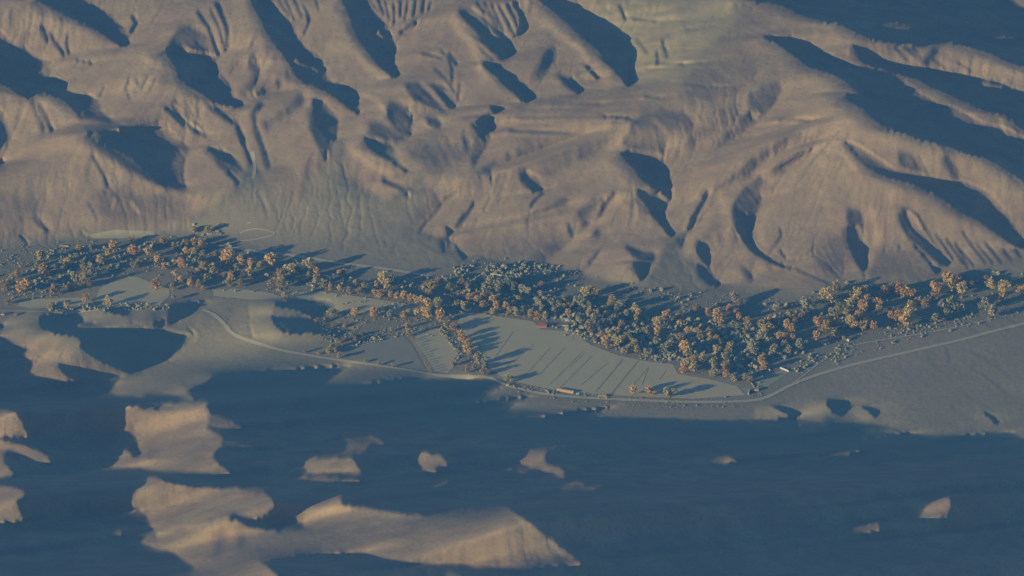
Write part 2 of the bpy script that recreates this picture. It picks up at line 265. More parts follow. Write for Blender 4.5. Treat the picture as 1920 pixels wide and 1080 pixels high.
shade(T6a,[(-2000,420),(0,420),(60,440),(120,480),(190,515),(300,530),(400,570),(380,578),(320,600),(300,640),(340,670),(420,690),(370,730),(360,770),(310,810),(310,850),(370,910),(400,955),(440,960),(620,940),(920,920),(960,930),(1060,1085),(-2000,1085)])
shade(T6a,[(670,730),(820,740),(1000,765),(1150,790),(1300,815),(1400,860),(1370,890),(1250,1010),(1200,1085),(900,1085),(900,920),(800,880),(740,850),(690,790)])
soft(T6a,.18,[(620,740),(680,740),(700,840),(800,900),(700,900),(640,820)],4)
soft(T6b,.4,[(870,180),(1080,155),(1140,190),(1140,330),(1200,430),(1290,530),(1200,570),(930,560),(920,460),(870,380)],2)
soft(T6b,.36,[(870,180),(1080,155),(1120,260),(1110,400),(1180,560),(930,560),(870,380)],1)
st(T6b,.08,14,[(850,200),(865,300),(875,380)]);sst(T6b,14,[(880,420),(910,480),(920,550)])
soft(T6b,.14,[(1130,200),(1350,240),(1560,310),(1300,310),(1150,290)],3)
shade(T6b,[(1160,170),(1300,140),(1600,105),(1680,130),(1870,185),(1850,240),(1760,270),(1780,330),(1920,400),(1920,560),(1820,540),(1700,500),(1600,500),(1450,515),(1300,500),(1210,450),(1160,380),(1140,315),(1250,315),(1500,325),(1600,320),(1440,250),(1250,215)])
shade(F,[(638,605),(660,620),(663,622),(658,618),(645,633),(628,632),(620,622)])
sst(T6b,10,[(550,230),(650,240),(690,265)]); st(T6b,.14,30,[(640,250),(690,280)])
# ---------------- foreground main dark
shade(F,[(-400,640),(-400,1300),(2300,1300),(2300,850),(1920,823),(1895,812),(1873,810),(1813,817),(1760,822),(1727,818),(1706,810),(1645,820),(1600,823),(1613,810),(1616,802),(1580,806),(1513,815),(1488,815),(1490,783),(1480,782),(1446,788),(1416,790),(1346,791),(1280,787),(1207,787),(1140,790),(1060,798),(1090,785),(1123,775),(1153,762),(1120,765),(1073,770),(1007,782),(933,784),(973,753),(1001,742),(960,744),(893,754),(910,743),(940,728),(942,712),(880,713),(860,709),(835,708),(801,705),(760,708),(710,716),(656,722),(593,725),(620,710),(655,683),(583,688),(533,694),(467,696),(400,702),(388,710),(377,718),(300,720),(200,735),(60,700),(0,660)])
soft(F,.22,[(225,700),(320,650),(420,620),(480,650),(520,690),(390,705),(340,720),(240,725)],6)
lit(T6a,[(1210,1060),(1260,1000),(1370,900),(1460,850),(1560,840),(1740,760),(1920,700),(2140,560),(2400,600),(2400,860),(2340,940),(2240,980),(2000,1075),(1900,1085),(1200,1085)],.22)
soft(T6a,.34,[(1300,1075),(1450,1010),(1700,950),(1900,950),(1900,1080),(1300,1085)],4)
lit(TG,[(550,58),(620,45),(680,-10),(1010,-10),(1060,40),(1100,92),(1040,82),(940,60),(860,45),(820,60),(800,80),(740,72),(660,74),(640,62)],.36)
soft(TD,.38,[(1040,1055),(1140,1030),(1155,1045),(1090,1065),(1040,1075)],2)
# G2
lit(TG,[(720,118),(760,120),(820,140),(900,135),(960,105),(1060,98),(1170,90),(1180,105),(1160,115),(1180,140),(1170,250),(1230,280),(1260,300),(1240,360),(1210,380),(1200,410),(1230,440),(1290,480),(1310,500),(1200,508),(1100,500),(1000,495),(920,500),(800,480),(620,472),(650,440),(670,420),(675,350),(700,365),(740,380),(750,400),(800,405),(765,370),(770,340),(775,260),(760,230),(700,225),(715,180)])
lit(TG,[(1165,150),(1260,185),(1330,215),(1385,245),(1290,245),(1170,235)],.12)
lit(TG,[(1240,305),(1340,320),(1450,345),(1600,355),(1440,362),(1240,362)],.1)
lit(TG,[(1430,447),(1470,452),(1550,473),(1480,470)],.2)
st(TG,.05,10,[(835,415),(1000,418),(1150,412)])
lit(TG,[(800,520),(850,512),(900,530),(1000,560),(1100,575),(1250,580),(1450,580),(1520,590),(1430,610),(1500,615),(1530,640),(1560,690),(1500,730),(1430,755),(1380,745),(1330,730),(1300,735),(1340,765),(1400,800),(1530,825),(1650,810),(1700,800),(1710,760),(1750,700),(1760,685),(1800,670),(1920,620),(1925,680),(2040,690),(2170,710),(2320,735),(2460,730),(2580,705),(2720,690),(2800,678),(2840,680),(2870,705),(2970,765),(3040,820),(3110,880),(3180,930),(3240,980),(3280,1015),(3120,1025),(2920,1040),(2800,1035),(2660,1035),(2620,1015),(2470,1015),(2320,1005),(2120,980),(2020,945),(1920,945),(1800,950),(1680,965),(1560,985),(1470,1005),(1500,1020),(1560,1065),(1580,1100),(900,1100),(1000,1060),(1090,1045),(1030,1010),(980,960),(900,930),(760,900),(790,880),(880,870),(895,840),(840,805),(820,770),(830,735),(790,720),(800,700),(735,685),(760,630),(790,580),(805,540)])
st(TG,.06,10,[(1380,620),(1530,605)]); st(TG,.1,8,[(800,688),(900,682),(990,676)]); st(TG,.06,11,[(900,828),(970,822),(1050,824)])
shade(TG,[(1285,735),(1310,740),(1330,775),(1305,770)])
soft(TG,.25,[(1240,760),(1290,770),(1270,900),(1220,1000),(1180,1000)],6); soft(TG,.25,[(1330,760),(1390,880),(1360,980),(1330,900)],5)
soft(TG,.54,[(1000,1065),(1200,1030),(1350,1015),(1470,1012),(1560,1070),(1560,1100),(900,1100)],3)
st(TG,.3,18,[(1180,760),(1210,900)]); st(TG,.3,30,[(800,960),(1100,890)])
lit(TG,[(-1200,150),(0,145),(50,145),(100,155),(130,220),(165,285),(80,290),(0,300),(-1200,330)])
lit(TG,[(-1200,330),(0,310),(60,320),(140,340),(220,370),(270,400),(305,440),(240,445),(180,435),(130,410),(80,375),(45,370),(30,400),(30,450),(60,465),(95,498),(60,522),(0,530),(-1200,530)])
soft(TG,.2,[(0,340),(30,380),(20,440),(0,440)],3)
lit(TG,[(-1200,570),(0,565),(80,575),(150,605),(150,630),(100,650),(120,710),(150,765),(80,772),(0,780),(-1200,790)])
lit(TG,[(262,540),(300,532),(290,545)],.2); lit(TG,[(625,850),(660,815),(700,820),(690,845)],.2)
# islands H
lit(TG,[(1895,295),(2020,295),(2090,283),(2130,300),(2160,330),(2180,352),(2130,345),(2080,345),(2065,370),(2020,390),(1920,402),(1870,404),(1930,380),(1915,345)])
lit(TG,[(1690,440),(1750,412),(1860,405),(1980,408),(2010,440),(2040,500),(2020,518),(1920,507),(1740,505),(1720,480)])
lit(TG,[(1690,525),(1800,520),(2020,530),(2038,550),(1920,553),(1860,556),(1760,545)])
lit(TH,[(-30,610),(0,610),(15,640),(-20,650)],.3)
lit(TH,[(420,380),(480,370),(510,395),(570,400),(600,440),(615,462),(540,465),(520,475),(550,490),(540,502),(490,500),(440,470),(440,440)])
lit(TH,[(460,342),(500,340),(503,352),(460,352)],.3); lit(TH,[(650,312),(675,308),(695,314),(670,320)],.25)
lit(TH,[(478,592),(520,555),(570,535),(600,535),(606,555),(550,577)],.48)
lit(TH,[(1010,360),(1120,352),(1200,345),(1300,338),(1305,350),(1210,368),(1145,385),(1150,430),(1170,455),(1230,465),(1262,500),(1250,530),(1230,537),(1200,515),(1150,510),(1110,482),(1050,490),(1000,512),(985,495),(930,490),(925,473),(1000,482),(1060,472),(1010,450),(970,443),(1020,420)])
lit(TH,[(1240,552),(1320,545),(1390,552),(1350,562),(1250,565)],.4); lit(TH,[(1215,583),(1330,577),(1460,570),(1495,580),(1400,597),(1240,602)],.42)
lit(TH,[(1040,535),(1085,538),(1070,550)],.2)
lit(TH,[(575,1080),(620,1060),(690,1075),(690,1100),(575,1100)],.3)
soft(TH,.33,[(930,700),(1000,780),(1150,880),(1340,1010),(1100,1030),(980,1020),(920,820)],4)
for a in ([(1000,820),(1040,900),(1070,990)],[(1080,930),(1120,1020)],[(1010,920),(1050,1020)],[(850,960),(890,1030)],[(940,880),(960,1000)],[(1150,900),(1230,1000)]): st(TH,.12,12,a)
soft(TH,.35,[(300,840),(450,800),(480,900),(380,960)],10)
# islands I
lit(TI,[(93,441),(130,415),(190,398),(240,400),(290,415),(337,433),(260,448),(110,453)],.48)
lit(TI,[(360,386),(400,386),(395,392),(362,392)],.2)
lit(TI,[(790,380),(850,385),(930,378),(990,362),(1010,366),(1000,376),(930,392),(800,403)],.35)
lit(TI,[(845,857),(900,835),(960,800),(1100,780),(1125,800),(1120,828),(1000,850)])
lit(TI,[(1320,757),(1360,700),(1400,660),(1480,625),(1520,645),(1520,690),(1490,735),(1400,752)])
lit(TI,[(1475,742),(1490,740),(1500,760),(1495,778),(1475,772)],.2)
soft(TI,.4,[(400,130),(480,118),(620,180),(580,205),(410,212)],3)
soft(TI,.42,[(640,150),(720,100),(820,105),(840,170),(780,250),(690,280),(625,285)],5); soft(TI,.4,[(950,150),(1010,130),(1080,190),(1040,210),(960,190)],4)
soft(TI,.15,[(800,165),(960,190),(1000,240),(820,250),(790,200)],5)
shade(TI,[(480,118),(560,122),(650,145),(685,162),(660,187),(622,192),(615,178),(560,150)])
shade(TI,[(805,95),(850,82),(930,88),(970,110),(975,130),(940,150),(900,180),(850,165),(820,120)])
shade(TI,[(1010,125),(1060,125),(1112,145),(1113,172),(1090,188),(1060,165)])
shade(TI,[(1680,150),(1730,162),(1770,190),(1787,222),(1770,226),(1730,192)])
st(TI,.26,24,[(1700,200),(1760,235)])
for a in ([(590,80),(700,50),(800,10)],[(1100,60),(1300,140),(1400,170)],[(1500,130),(1650,220)],[(1200,40),(1500,90),(1800,160)],[(900,20),(1100,100)],[(1560,50),(1750,150)]): st(TI,.2,10,a)
for a in ([(1120,750),(1180,810),(1240,860)],[(1270,660),(1305,750),(1295,800)],[(670,830),(780,890)],[(860,830),(980,890)],[(1580,880),(1800,1060)],[(1480,820),(1530,800)],[(1460,690),(1600,760),(1800,900)]): st((1480,500,4.364),.12,9,a)
for a in ([(1470,510),(1550,545)],[(1600,480),(1700,505)],[(1780,440),(1900,490)],[(1730,490),(1790,510)]): st((1480,500,4.364),.07,14,a)
# off-frame: crest that throws the big shadow
B[:, gx[0]<-130]=.3; 
S[:, gx[0]<-150]=False
S[:520//CS+60, gx[0]>2060]=False
mt=np.clip((540-gy)/30,0,1)*(1-blur(pmask(FLATS).astype(float),5)); B=B*(1-mt)+mt*(.35+(B-.38)*1.8)
B=np.clip(B,.03,.75)
T=np.where(S,0,B)
d=np.radians(30);e=np.radians(12.5);a=np.radians(30)
L=np.array([np.cos(e)*np.cos(a),np.cos(e)*np.sin(a),-np.sin(e)])
sd,cd=np.sin(d),np.cos(d)
fw=np.array([0,cd,-sd]);up=np.array([0,sd,cd])
Lx=L[0];Lv=L@up;Lw=L@fw;f=12000.
vpx=960+f*Lx/Lw; vpy=540-f*Lv/Lw
DS=3.; xs=np.arange(-280,2200+1,DS); cs=np.arange(-110,1190,DS)
XX,CC=np.meshgrid(xs,cs)
RR=vpy+(CC-vpy)*(vpx-XX)/(vpx-960)
def samp(A,x,y):
    u=np.clip((x-X0)/CS-.5,0,W-1.001);v=np.clip((y-Y0)/CS-.5,0,H-1.001)
    i=v.astype(int);j=u.astype(int);fu=u-j;fv=v-i
    return (A[i,j]*(1-fu)*(1-fv)+A[i,j+1]*fu*(1-fv)+A[i+1,j]*(1-fu)*fv+A[i+1,j+1]*fu*fv)
Tb=samp(np.clip(blur(B,1.0),.03,.7),XX,RR); Sf=samp(blur(S.astype(float),.5),XX,RR)>.5
RN,Cn=XX.shape
# flat-valley anchor
valley=pmask([(-400,470),(60,470),(150,445),(330,440),(420,440),(560,480),(820,520),(1000,530),(1200,560),(1500,570),(1920,520),(2400,500),(2400,850),(1920,822),(1650,822),(1490,800),(1200,790),(1000,774),(910,738),(840,702),(640,684),(480,670),(430,600),(380,575),(330,560),(0,580),(-400,590)]).astype(float)
KNOBS=[[(455,560),(560,560),(560,600),(640,618),(660,640),(560,655),(455,655)],[(1400,752),(1680,746),(1680,815),(1400,800)]]
for kn,kv in zip(KNOBS,(0,.3)): valley[pmask(kn)]=kv
va=samp(blur(valley,3),XX,RR)
def Wd(x,r,Z): v=540-r; return (6000-Z)*f/(f*sd-v*cd)
def kx(x,r,Z): return -L[2]/((f/Wd(x,r,Z))*(Lx-(x-960)/f*Lw))
def soften_crests():
    add=np.ones(Tb.shape); bo=np.zeros(Tb.shape)
    for i in range(Tb.shape[0]):
        r_=Sf[i].astype(int); e_=np.diff(np.concatenate([[0],r_,[0]])); st0=np.where(e_==1)[0]; en0=np.where(e_==-1)[0]
        for p0,q0_ in zip(st0,en0):
            ln=(q0_-p0)*DS; w=int(np.clip(ln*.6,8,54)/DS)+1; j0=max(0,p0-w); t=(np.arange(j0,p0)-p0+.5)/w
            add[i,j0:p0]=np.minimum(add[i,j0:p0],np.clip(-t,0,1)**.8)
            w2=int(np.clip(ln*.3,4,24)/DS)+1; j1=min(Tb.shape[1],q0_+w2); t=(np.arange(q0_,j1)-q0_)/w2; bo[i,q0_:j1]=np.maximum(bo[i,q0_:j1],.04*(1-t))
    wl=np.where(RR<560,1.,np.where(RR<705,.6,.12))
    a_=blur(1-add,1.0)*wl; return np.clip(Tb*(1-a_)+.02*a_+blur(bo,1.)*wl,.02,.75)
Tb=soften_crests()
ra,rb,rr=[],[],[]
for i in range(RN):
    s=Sf[i].astype(int); ds=np.diff(np.concatenate([[0],s,[0]]))
    st_=np.where(ds==1)[0]; en=np.where(ds==-1)[0]-1
    for p_,q_ in zip(st_,en):
        if p_-1<0: continue
        rr.append(i);ra.append(p_-1);rb.append(min(q_+1,Cn-1))
rr,ra,rb=map(np.array,(rr,ra,rb))
RX=np.where(rb>=Cn-1,-14.,0.); ia=rr*Cn+ra; ib=rr*Cn+rb
# interior cells map
ci=[];ct=[];cr=[];cdep=[]
for n in range(len(rr)):
    m=np.arange(ra[n]+1,rb[n]); t=(m-ra[n])/(rb[n]-ra[n]); ln=(rb[n]-ra[n])*DS
    far=rr[n]; amp=np.clip(.055*ln,1.0,15)
    ci.append(rr[n]*Cn+m);ct.append(t);cr.append(np.full(len(m),n));cdep.append(4*t*(1-t)*amp+ .5)
ci=np.concatenate(ci);ct=np.concatenate(ct);cr=np.concatenate(cr);cdep=np.concatenate(cdep)
N=RN*Cn
Sl=~Sf
wS=.9*(Sl[:,:-1]&Sl[:,1:]).astype(float)     # lit derivative eq
inS=Sf.astype(float)
# base prior: height rising to the back
def base(x,r):
    z=np.interp(r,[-120,0,200,300,450,640,1200],[190,165,110,70,14,0,0]); z2=np.interp(r,[-120,0,120,220,300,450,640,1200],[20,50,95,120,90,14,0,0]); t=np.clip((x-1250)/500,0,1); return z*(1-t)+z2*t
FG=RR>np.interp(XX,[0,60,240,360,640,940,1200,1500,1920],[640,705,712,712,700,720,775,800,815])
cb=np.interp(CC,[600,640,690,720,760,790,815,850,1080,1200],[-200,60,640,940,1170,1480,1800,2150,2700,2900])
_base0=base(XX,RR)
BASE=_base0+.262*np.maximum(0,cb-XX)*blur((FG|(Sf&(RR>600)&(XX<240))).astype(float),1.5)
BASE=np.where(FG|Sf,blur(BASE,1),_base0)
def base(x,r): return BASE
WA=np.where(FG,np.where(Sf,.004,.002),.012); WA[(~FG)&(RR>640)&(XX>480)]=.04
Z=base(XX,RR)
fgm=(RR>700)&Sf
wq=np.where(FG,np.where(Sf,.015,.15),.14)  # prior membrane across rows
q0=np.gradient(base(XX,RR),axis=0)
wq=wq*(1-.95*np.clip(va*1.5,0,1)); lamc=np.where(Sf,.12,.7)*1.0; lamc[FG]=np.where(Sf,.04,.4)[FG]
ed_=np.zeros((RN,Cn),bool); ed_[1:]|=Sf[1:]!=Sf[:-1]; ed_[:-1]|=Sf[1:]!=Sf[:-1]; lamc[ed_&(RR>560)]=.03
lams=.08
PI=PJ=np.zeros(0,int);PR=np.zeros(0)
def run(Z,g,kk,iters,lc=1.):
    kl=np.add.reduceat  # unused
    cum=np.concatenate([np.zeros((RN,1)),np.cumsum(.5*(kk[:,1:]+kk[:,:-1])*DS,1)],1).ravel()
    wr=3.0; wi=.25; wp=1.0
    wv=.9*va*Sl; zv=0.
    wc=lamc[1:-1]*lc
    def A(Z):
        o=[ (wS*(Z[:,1:]-Z[:,:-1])).ravel(),
            lams*(Z[:,2:]-2*Z[:,1:-1]+Z[:,:-2]).ravel(),
            (wc*(Z[2:]-2*Z[1:-1]+Z[:-2])).ravel(),
            (wq[1:]*(Z[1:]-Z[:-1])).ravel(),
            (wv*Z).ravel()*.45]
        z=Z.ravel(); o.append(wr*(z[ib]-z[ia])); o.append(wi*(z[ci]-(1-ct)*z[ia[cr]]-ct*z[ib[cr]])); o.append((WA*Z).ravel()); o.append(wp*(z[PI]-z[PJ]))
        return o
    def At(o):
        G=np.zeros((RN,Cn))
        t=wS*o[0].reshape(RN,Cn-1); G[:,1:]+=t;G[:,:-1]-=t
        t=lams*o[1].reshape(RN,Cn-2); G[:,2:]+=t;G[:,1:-1]-=2*t;G[:,:-2]+=t
        t=wc*o[2].reshape(RN-2,Cn); G[2:]+=t;G[1:-1]-=2*t;G[:-2]+=t
        t=wq[1:]*o[3].reshape(RN-1,Cn); G[1:]+=t;G[:-1]-=t
        G+=wv*o[4].reshape(RN,Cn)*.45
        z=G.ravel(); t=wr*o[5]; z+=np.bincount(ib,t,N)-np.bincount(ia,t,N)
        t=wi*o[6]; z+=np.bincount(ci,t,N)-np.bincount(ia[cr],t*(1-ct),N)-np.bincount(ib[cr],t*ct,N)
        z+=WA.ravel()*o[7]; t=wp*o[8]; z+=np.bincount(PI,t,N)-np.bincount(PJ,t,N)
        return z.reshape(RN,Cn)
    b=[(wS*g[:,:-1]*DS).ravel(), np.zeros(RN*(Cn-2)),np.zeros((RN-2)*Cn),(wq[1:]*(base(XX,RR)[1:]-base(XX,RR)[:-1])).ravel(),np.zeros(N),
       wr*(RX-(cum[ib]-cum[ia])), wi*(-cdep - ((cum[ci]-cum[ia[cr]])-ct*(cum[ib[cr]]-cum[ia[cr]]))), (WA*BASE).ravel(), wp*(PR-(cum[PI]-cum[PJ]))]
    # CG on normal equations
    x=Z.copy(); r=At([p-q for p,q in zip(b,A(x))]); 
    # jacobi precond
    D=np.full((RN,Cn),.0001); D[:,1:]+=wS**2;D[:,:-1]+=wS**2; D+=6*lams**2; D[1:-1]+=4*wc**2;D[2:]+=wc**2;D[:-2]+=wc**2; D+=(wv*.45)**2+2*wq**2+WA**2
    Dz=D.ravel(); Dz+=wr**2*(np.bincount(ia,minlength=N)+np.bincount(ib,minlength=N)); Dz+=wp**2*(np.bincount(PI,minlength=N)+np.bincount(PJ,minlength=N)); Dz+=wi**2*(np.bincount(ci,minlength=N)+np.bincount(ia[cr],(1-ct)**2,N)+np.bincount(ib[cr],ct**2,N))
    z=r/D; p_=z.copy(); rz=(r*z).sum()
    for it in range(iters):
        q=At(A(p_)); al=rz/(p_*q).sum(); x+=al*p_; r-=al*q; z=r/D; rn=(r*z).sum(); p_=z+rn/rz*p_; rz=rn
    return x
def grads(Z):
    Zs=np.gradient(Z,DS,axis=1)         # along ray per px x
    Zc=np.gradient(Z,DS,axis=0)*((vpx-960)/(vpx-XX))  # d/drow at const x
    slope=-(CC-vpy)/(vpx-960)           # drow/dx along ray
    q=-Zc; p=Zs-slope*Zc
    return Zs,p,q
def shadowed(Z,eps=.6):
    k=kx(XX,RR,Z); cum=np.concatenate([np.zeros((RN,1)),np.cumsum(.5*(k[:,1:]+k[:,:-1])*DS,1)],1)
    h=Z+cum; m=np.maximum.accumulate(h,1); m=np.concatenate([np.full((RN,1),-1e9),m[:,:-1]],1)
    return m-h   # >0: in shadow by that much
def shading(Z):
    Zs,p,q=grads(Z); q=np.clip(q,-4,1.05); D=1-q*cd
    n=(Lx*p+Lv*q-L[2]*D)/np.sqrt(D**2+p**2+(q*sd)**2)
    return np.clip(n,0,None)
def true_shading(Z):
    v=540-RR; Wq=Wd(XX,RR,Z); P=np.stack([(XX-960)/f*Wq,-12000*cd+(v*sd+f*cd)/f*Wq,Z],-1)
    bk=P-np.roll(P,1,1); fwd_=np.roll(P,-1,1)-P; rS=np.roll(Sf,-1,1)[...,None]; lS=np.roll(Sf,1,1)[...,None]
    n=np.cross(np.where(rS,bk,np.where(lS,fwd_,.5*(bk+fwd_))),-np.gradient(P,axis=0)); n/=np.linalg.norm(n,axis=-1,keepdims=True)+1e-9
    return blur(np.clip(-(n@L),0,1)*Sl,1.)/(blur(Sl.astype(float),1.)+1e-3)
def solve_relief():
    global PI,PJ,PR,Z
    NIT=8
    nb=Sf.copy(); nb[:,:-1]|=Sf[:,1:]; nb[:,1:]|=Sf[:,:-1]; ok_=~nb
    for it in range(NIT):
        Zb=blur(Z,8. if it<4 else 4); Zs,p,q=grads(Zb); q=np.clip(q,np.where(FG,-1.5,-.4),.55); D=1-q*cd
        nm=np.sqrt(1+(p/D)**2+(q*sd/D)**2)
        if it<3: g=(Tb*D*np.clip(nm,1,1.8)+L[2])/Lx
        else:
            er=(Tb-true_shading(Z))*Sl; low=blur(er,14)/(blur(Sl.astype(float),14)+.05); er=np.where(RR<560,0*er,er-.15*low)
            g=g+.3*er*D*np.clip(nm,1,1.8)/Lx
        g=np.clip(g,-.28,1.2)
        Z=run(Z,g,kx(XX,RR,Z),500 if it==0 else 180)
        sh=shadowed(Z)
        k=kx(XX,RR,Z); cum=np.concatenate([np.zeros((RN,1)),np.cumsum(.5*(k[:,1:]+k[:,:-1])*DS,1)],1); h=Z+cum
        # argmax upstream
        am=np.zeros((RN,Cn),int); best=h[:,0].copy(); bi_=np.zeros(RN,int)
        for c_ in range(1,Cn):
            am[:,c_]=bi_; u=h[:,c_]>best; best=np.where(u,h[:,c_],best); bi_=np.where(u,c_,bi_)
        if it>=1:
            idx=np.arange(N).reshape(RN,Cn); rowb=(np.arange(RN)*Cn)[:,None]
            m1=Sl&(sh>-.5)&(XX>-130); a1=idx[m1]; b1=(rowb+am)[m1]
            m2=Sf&(sh<.5); 
            ent=np.full((RN,Cn),-1); 
            for n_ in range(len(rr)): ent[rr[n_],ra[n_]+1:rb[n_]]=ra[n_]
            m2&=ent>=0; a2=idx[m2]; b2=(rowb+ent)[m2]
            PI=np.concatenate([PI,a1,a2]);PJ=np.concatenate([PJ,b1,b2]);PR=np.concatenate([PR,np.full(len(a1),1.3),np.full(len(a2),-1.)])
            fac=((vpx-XX)/(vpx-960)); dv=np.zeros((RN,Cn)); dv[:-1]=Z[:-1]-Z[1:]-.95*DS*fac[:-1]
            m3=dv>0; a3=idx[m3]; b3=a3+Cn
            PI=np.concatenate([PI,a3]);PJ=np.concatenate([PJ,b3]);PR=np.concatenate([PR,(.85*DS*fac)[m3]])
            if len(PI)>0:
                key=PI*N+PJ; _,ui=np.unique(key,return_index=True); PI,PJ,PR=PI[ui],PJ[ui],PR[ui]
    for it in range(4):
        Zs,p,q=grads(blur(Z,1.5)); q=np.clip(q,np.where(FG,-1.5,-.5),.7); D=1-q*cd
        nm=np.clip(np.sqrt(1+(p/D)**2+(q*sd/D)**2),1,2)
        er=(Tb-true_shading(Z))*Sl
        gd=np.clip(np.where(RR>560,.4,.8)*er*D*nm/Lx,-.22,.22)*DS
        mu=np.where(Sf,.12,np.where(FG,.30,np.clip(.16+.5*va,0,.8)))**2
        wE=np.maximum((Sl[:,:-1]&Sl[:,1:]).astype(float),.25)
        dg=mu.copy(); dg[:,1:]+=wE; dg[:,:-1]+=wE; rh=np.zeros((RN,Cn)); rh[:,1:]+=wE*gd[:,:-1]; rh[:,:-1]-=wE*gd[:,:-1]
        cp=np.zeros((RN,Cn)); dp=np.zeros((RN,Cn)); cp[:,0]=-wE[:,0]/dg[:,0]; dp[:,0]=rh[:,0]/dg[:,0]
        for c_ in range(1,Cn):
            a_=-wE[:,c_-1]; m_=dg[:,c_]-a_*cp[:,c_-1]
            if c_<Cn-1: cp[:,c_]=-wE[:,c_]/m_
            dp[:,c_]=(rh[:,c_]-a_*dp[:,c_-1])/m_
        dl=np.zeros((RN,Cn)); dl[:,-1]=dp[:,-1]
        for c_ in range(Cn-2,-1,-1): dl[:,c_]=dp[:,c_]-cp[:,c_]*dl[:,c_+1]
        dl=.5*dl+.25*np.roll(dl,1,0)+.25*np.roll(dl,-1,0)
        Z=Z+dl
    fb=blur(((RR>690)&(va<.3)).astype(float),1.5)*(1-np.clip(va*2,0,1)); Z=blur(Z,.5)*(1-fb)+blur(Z,1.0)*fb
    fac=(vpx-XX)/(vpx-960)
    for i in range(RN-2,-1,-1): Z[i]=np.minimum(Z[i],Z[i+1]+1.05*DS*fac[i])
    sh=shadowed(Z)
    return Z

ZF = solve_relief(); XS0, CS0 = xs[0], cs[0]; NR, NC = ZF.shape
fwd = np.array([0, CD, -SD]); upv = np.array([0, SD, CD])
VPX = 960+FOC*Ld[0]/(Ld@fwd); VPY = 540-FOC*(Ld@upv)/(Ld@fwd)
STEP = 2.0
px = np.arange(XS0+4, XS0+(NC-1)*DS-4, STEP); py = np.arange(CS0+44, CS0+(NR-1)*DS-44, STEP)
PX, PY = np.meshgrid(px, py); GH, GW = PX.shape
cc = VPY+(PY-VPY)*(VPX-960)/(VPX-PX)
def cubic(A, v, u):                                # smooth (Catmull-Rom) lookup in the net
    i = np.clip(v.astype(int), 1, A.shape[0]-3); j = np.clip(u.astype(int), 1, A.shape[1]-3); fv = v-i; fu = u-j
    def w(t): return (-.5*t+t*t-.5*t**3, 1-2.5*t*t+1.5*t**3, .5*t+2*t*t-1.5*t**3, -.5*t*t+.5*t**3)
    wu, wv = w(fu), w(fv); o = 0
    for a in range(4):
        for c in range(4): o = o+wv[a]*wu[c]*A[i-1+a, j-1+c]
    return o
Z = cubic(ZF, (cc-CS0)/DS, (PX-XS0)/DS)
def to_world(x, y, z):                             # the point of height z on the sight line through photo pixel x, y
    v = 540-y; W = (DIST*SD-z)*FOC/(FOC*SD-v*CD)
    return (x-960)/FOC*W, -DIST*CD+(v*SD+FOC*CD)/FOC*W, z
def pmask(pts, X=None, Y=None):
    X = PX if X is None else X; Y = PY if Y is None else Y
    s = np.zeros(X.shape, bool); n = len(pts)
    for k in range(n):
        xa, ya = pts[k]; xb, yb = pts[(k+1) % n]
        if ya != yb: s ^= ((ya > Y) != (yb > Y)) & (X < (xb-xa)*(Y-ya)/(yb-ya)+xa)
    return s
def vnoise(X, Y, cell, seed):                      # value noise over the ground
    r = np.random.RandomState(seed).rand(512, 512); u = X/cell+1000.3; v = Y/cell+1000.7
    i = np.floor(v).astype(int); j = np.floor(u).astype(int); fu = u-j; fv = v-i
    fu = fu*fu*(3-2*fu); fv = fv*fv*(3-2*fv); g = lambda a, b: r[a % 512, b % 512]
    return (g(i, j)*(1-fu)*(1-fv)+g(i, j+1)*fu*(1-fv)+g(i+1, j)*(1-fu)*fv+g(i+1, j+1)*fu*fv)*2-1
VALLEY = [(-400,478),(60,474),(150,450),(330,444),(400,405),(470,380),(520,430),(640,470),(820,500),(1000,515),(1200,545),(1300,560),(1500,560),(1640,545),(1920,505),(2400,480),(2400,840),(1920,828),(1640,822),(1490,795),(1200,795),(1000,786),(900,764),(840,718),(640,702),(480,706),(400,716),(250,745),(205,740),(330,660),(430,640),(460,570),(380,577),(330,562),(0,582),(-400,592)]
flat = blur(pmask(VALLEY).astype(float), 4)
hill = 1-flat
WX, WY, _ = to_world(PX, PY, Z)
# rain gullies: water runs down the relief, gathers, and cuts where it gathers
Zn = Z+hill*(1.5*vnoise(WX, WY, 46, 1)+.8*vnoise(WX, WY, 21, 2)+.45*vnoise(WX, WY, 9, 3))
def flow(Zs, WX, WY):
    h, w = Zs.shape; best = np.zeros((h, w)); rs = np.random.RandomState(11); to = np.full((h, w), -1, np.int64); idx = np.arange(h*w).reshape(h, w)
    for dy in (-1, 0, 1):
        for dx in (-1, 0, 1):
            if dx == dy == 0: continue
            a = (slice(max(0, -dy), h-max(0, dy)), slice(max(0, -dx), w-max(0, dx))); b = (slice(max(0, dy), h-max(0, -dy)), slice(max(0, dx), w-max(0, -dx)))
            dist = np.sqrt((WX[a]-WX[b])**2+(WY[a]-WY[b])**2)+1e-3; sl = (Zs[a]-Zs[b])/dist*(.45+.55*rs.rand(*dist.shape))
            u = sl > best[a]; best[a] = np.where(u, sl, best[a]); t = to[a]; t[u] = idx[b][u]; to[a] = t
    order = np.argsort(-Zs.ravel()).tolist(); acc = [1.0]*(h*w); tt = to.ravel().tolist()
    for i in order:
        t = tt[i]
        if t >= 0: acc[t] += acc[i]
    return np.array(acc).reshape(h, w)
acc = flow(Zn, WX, WY)
la = np.log(acc)
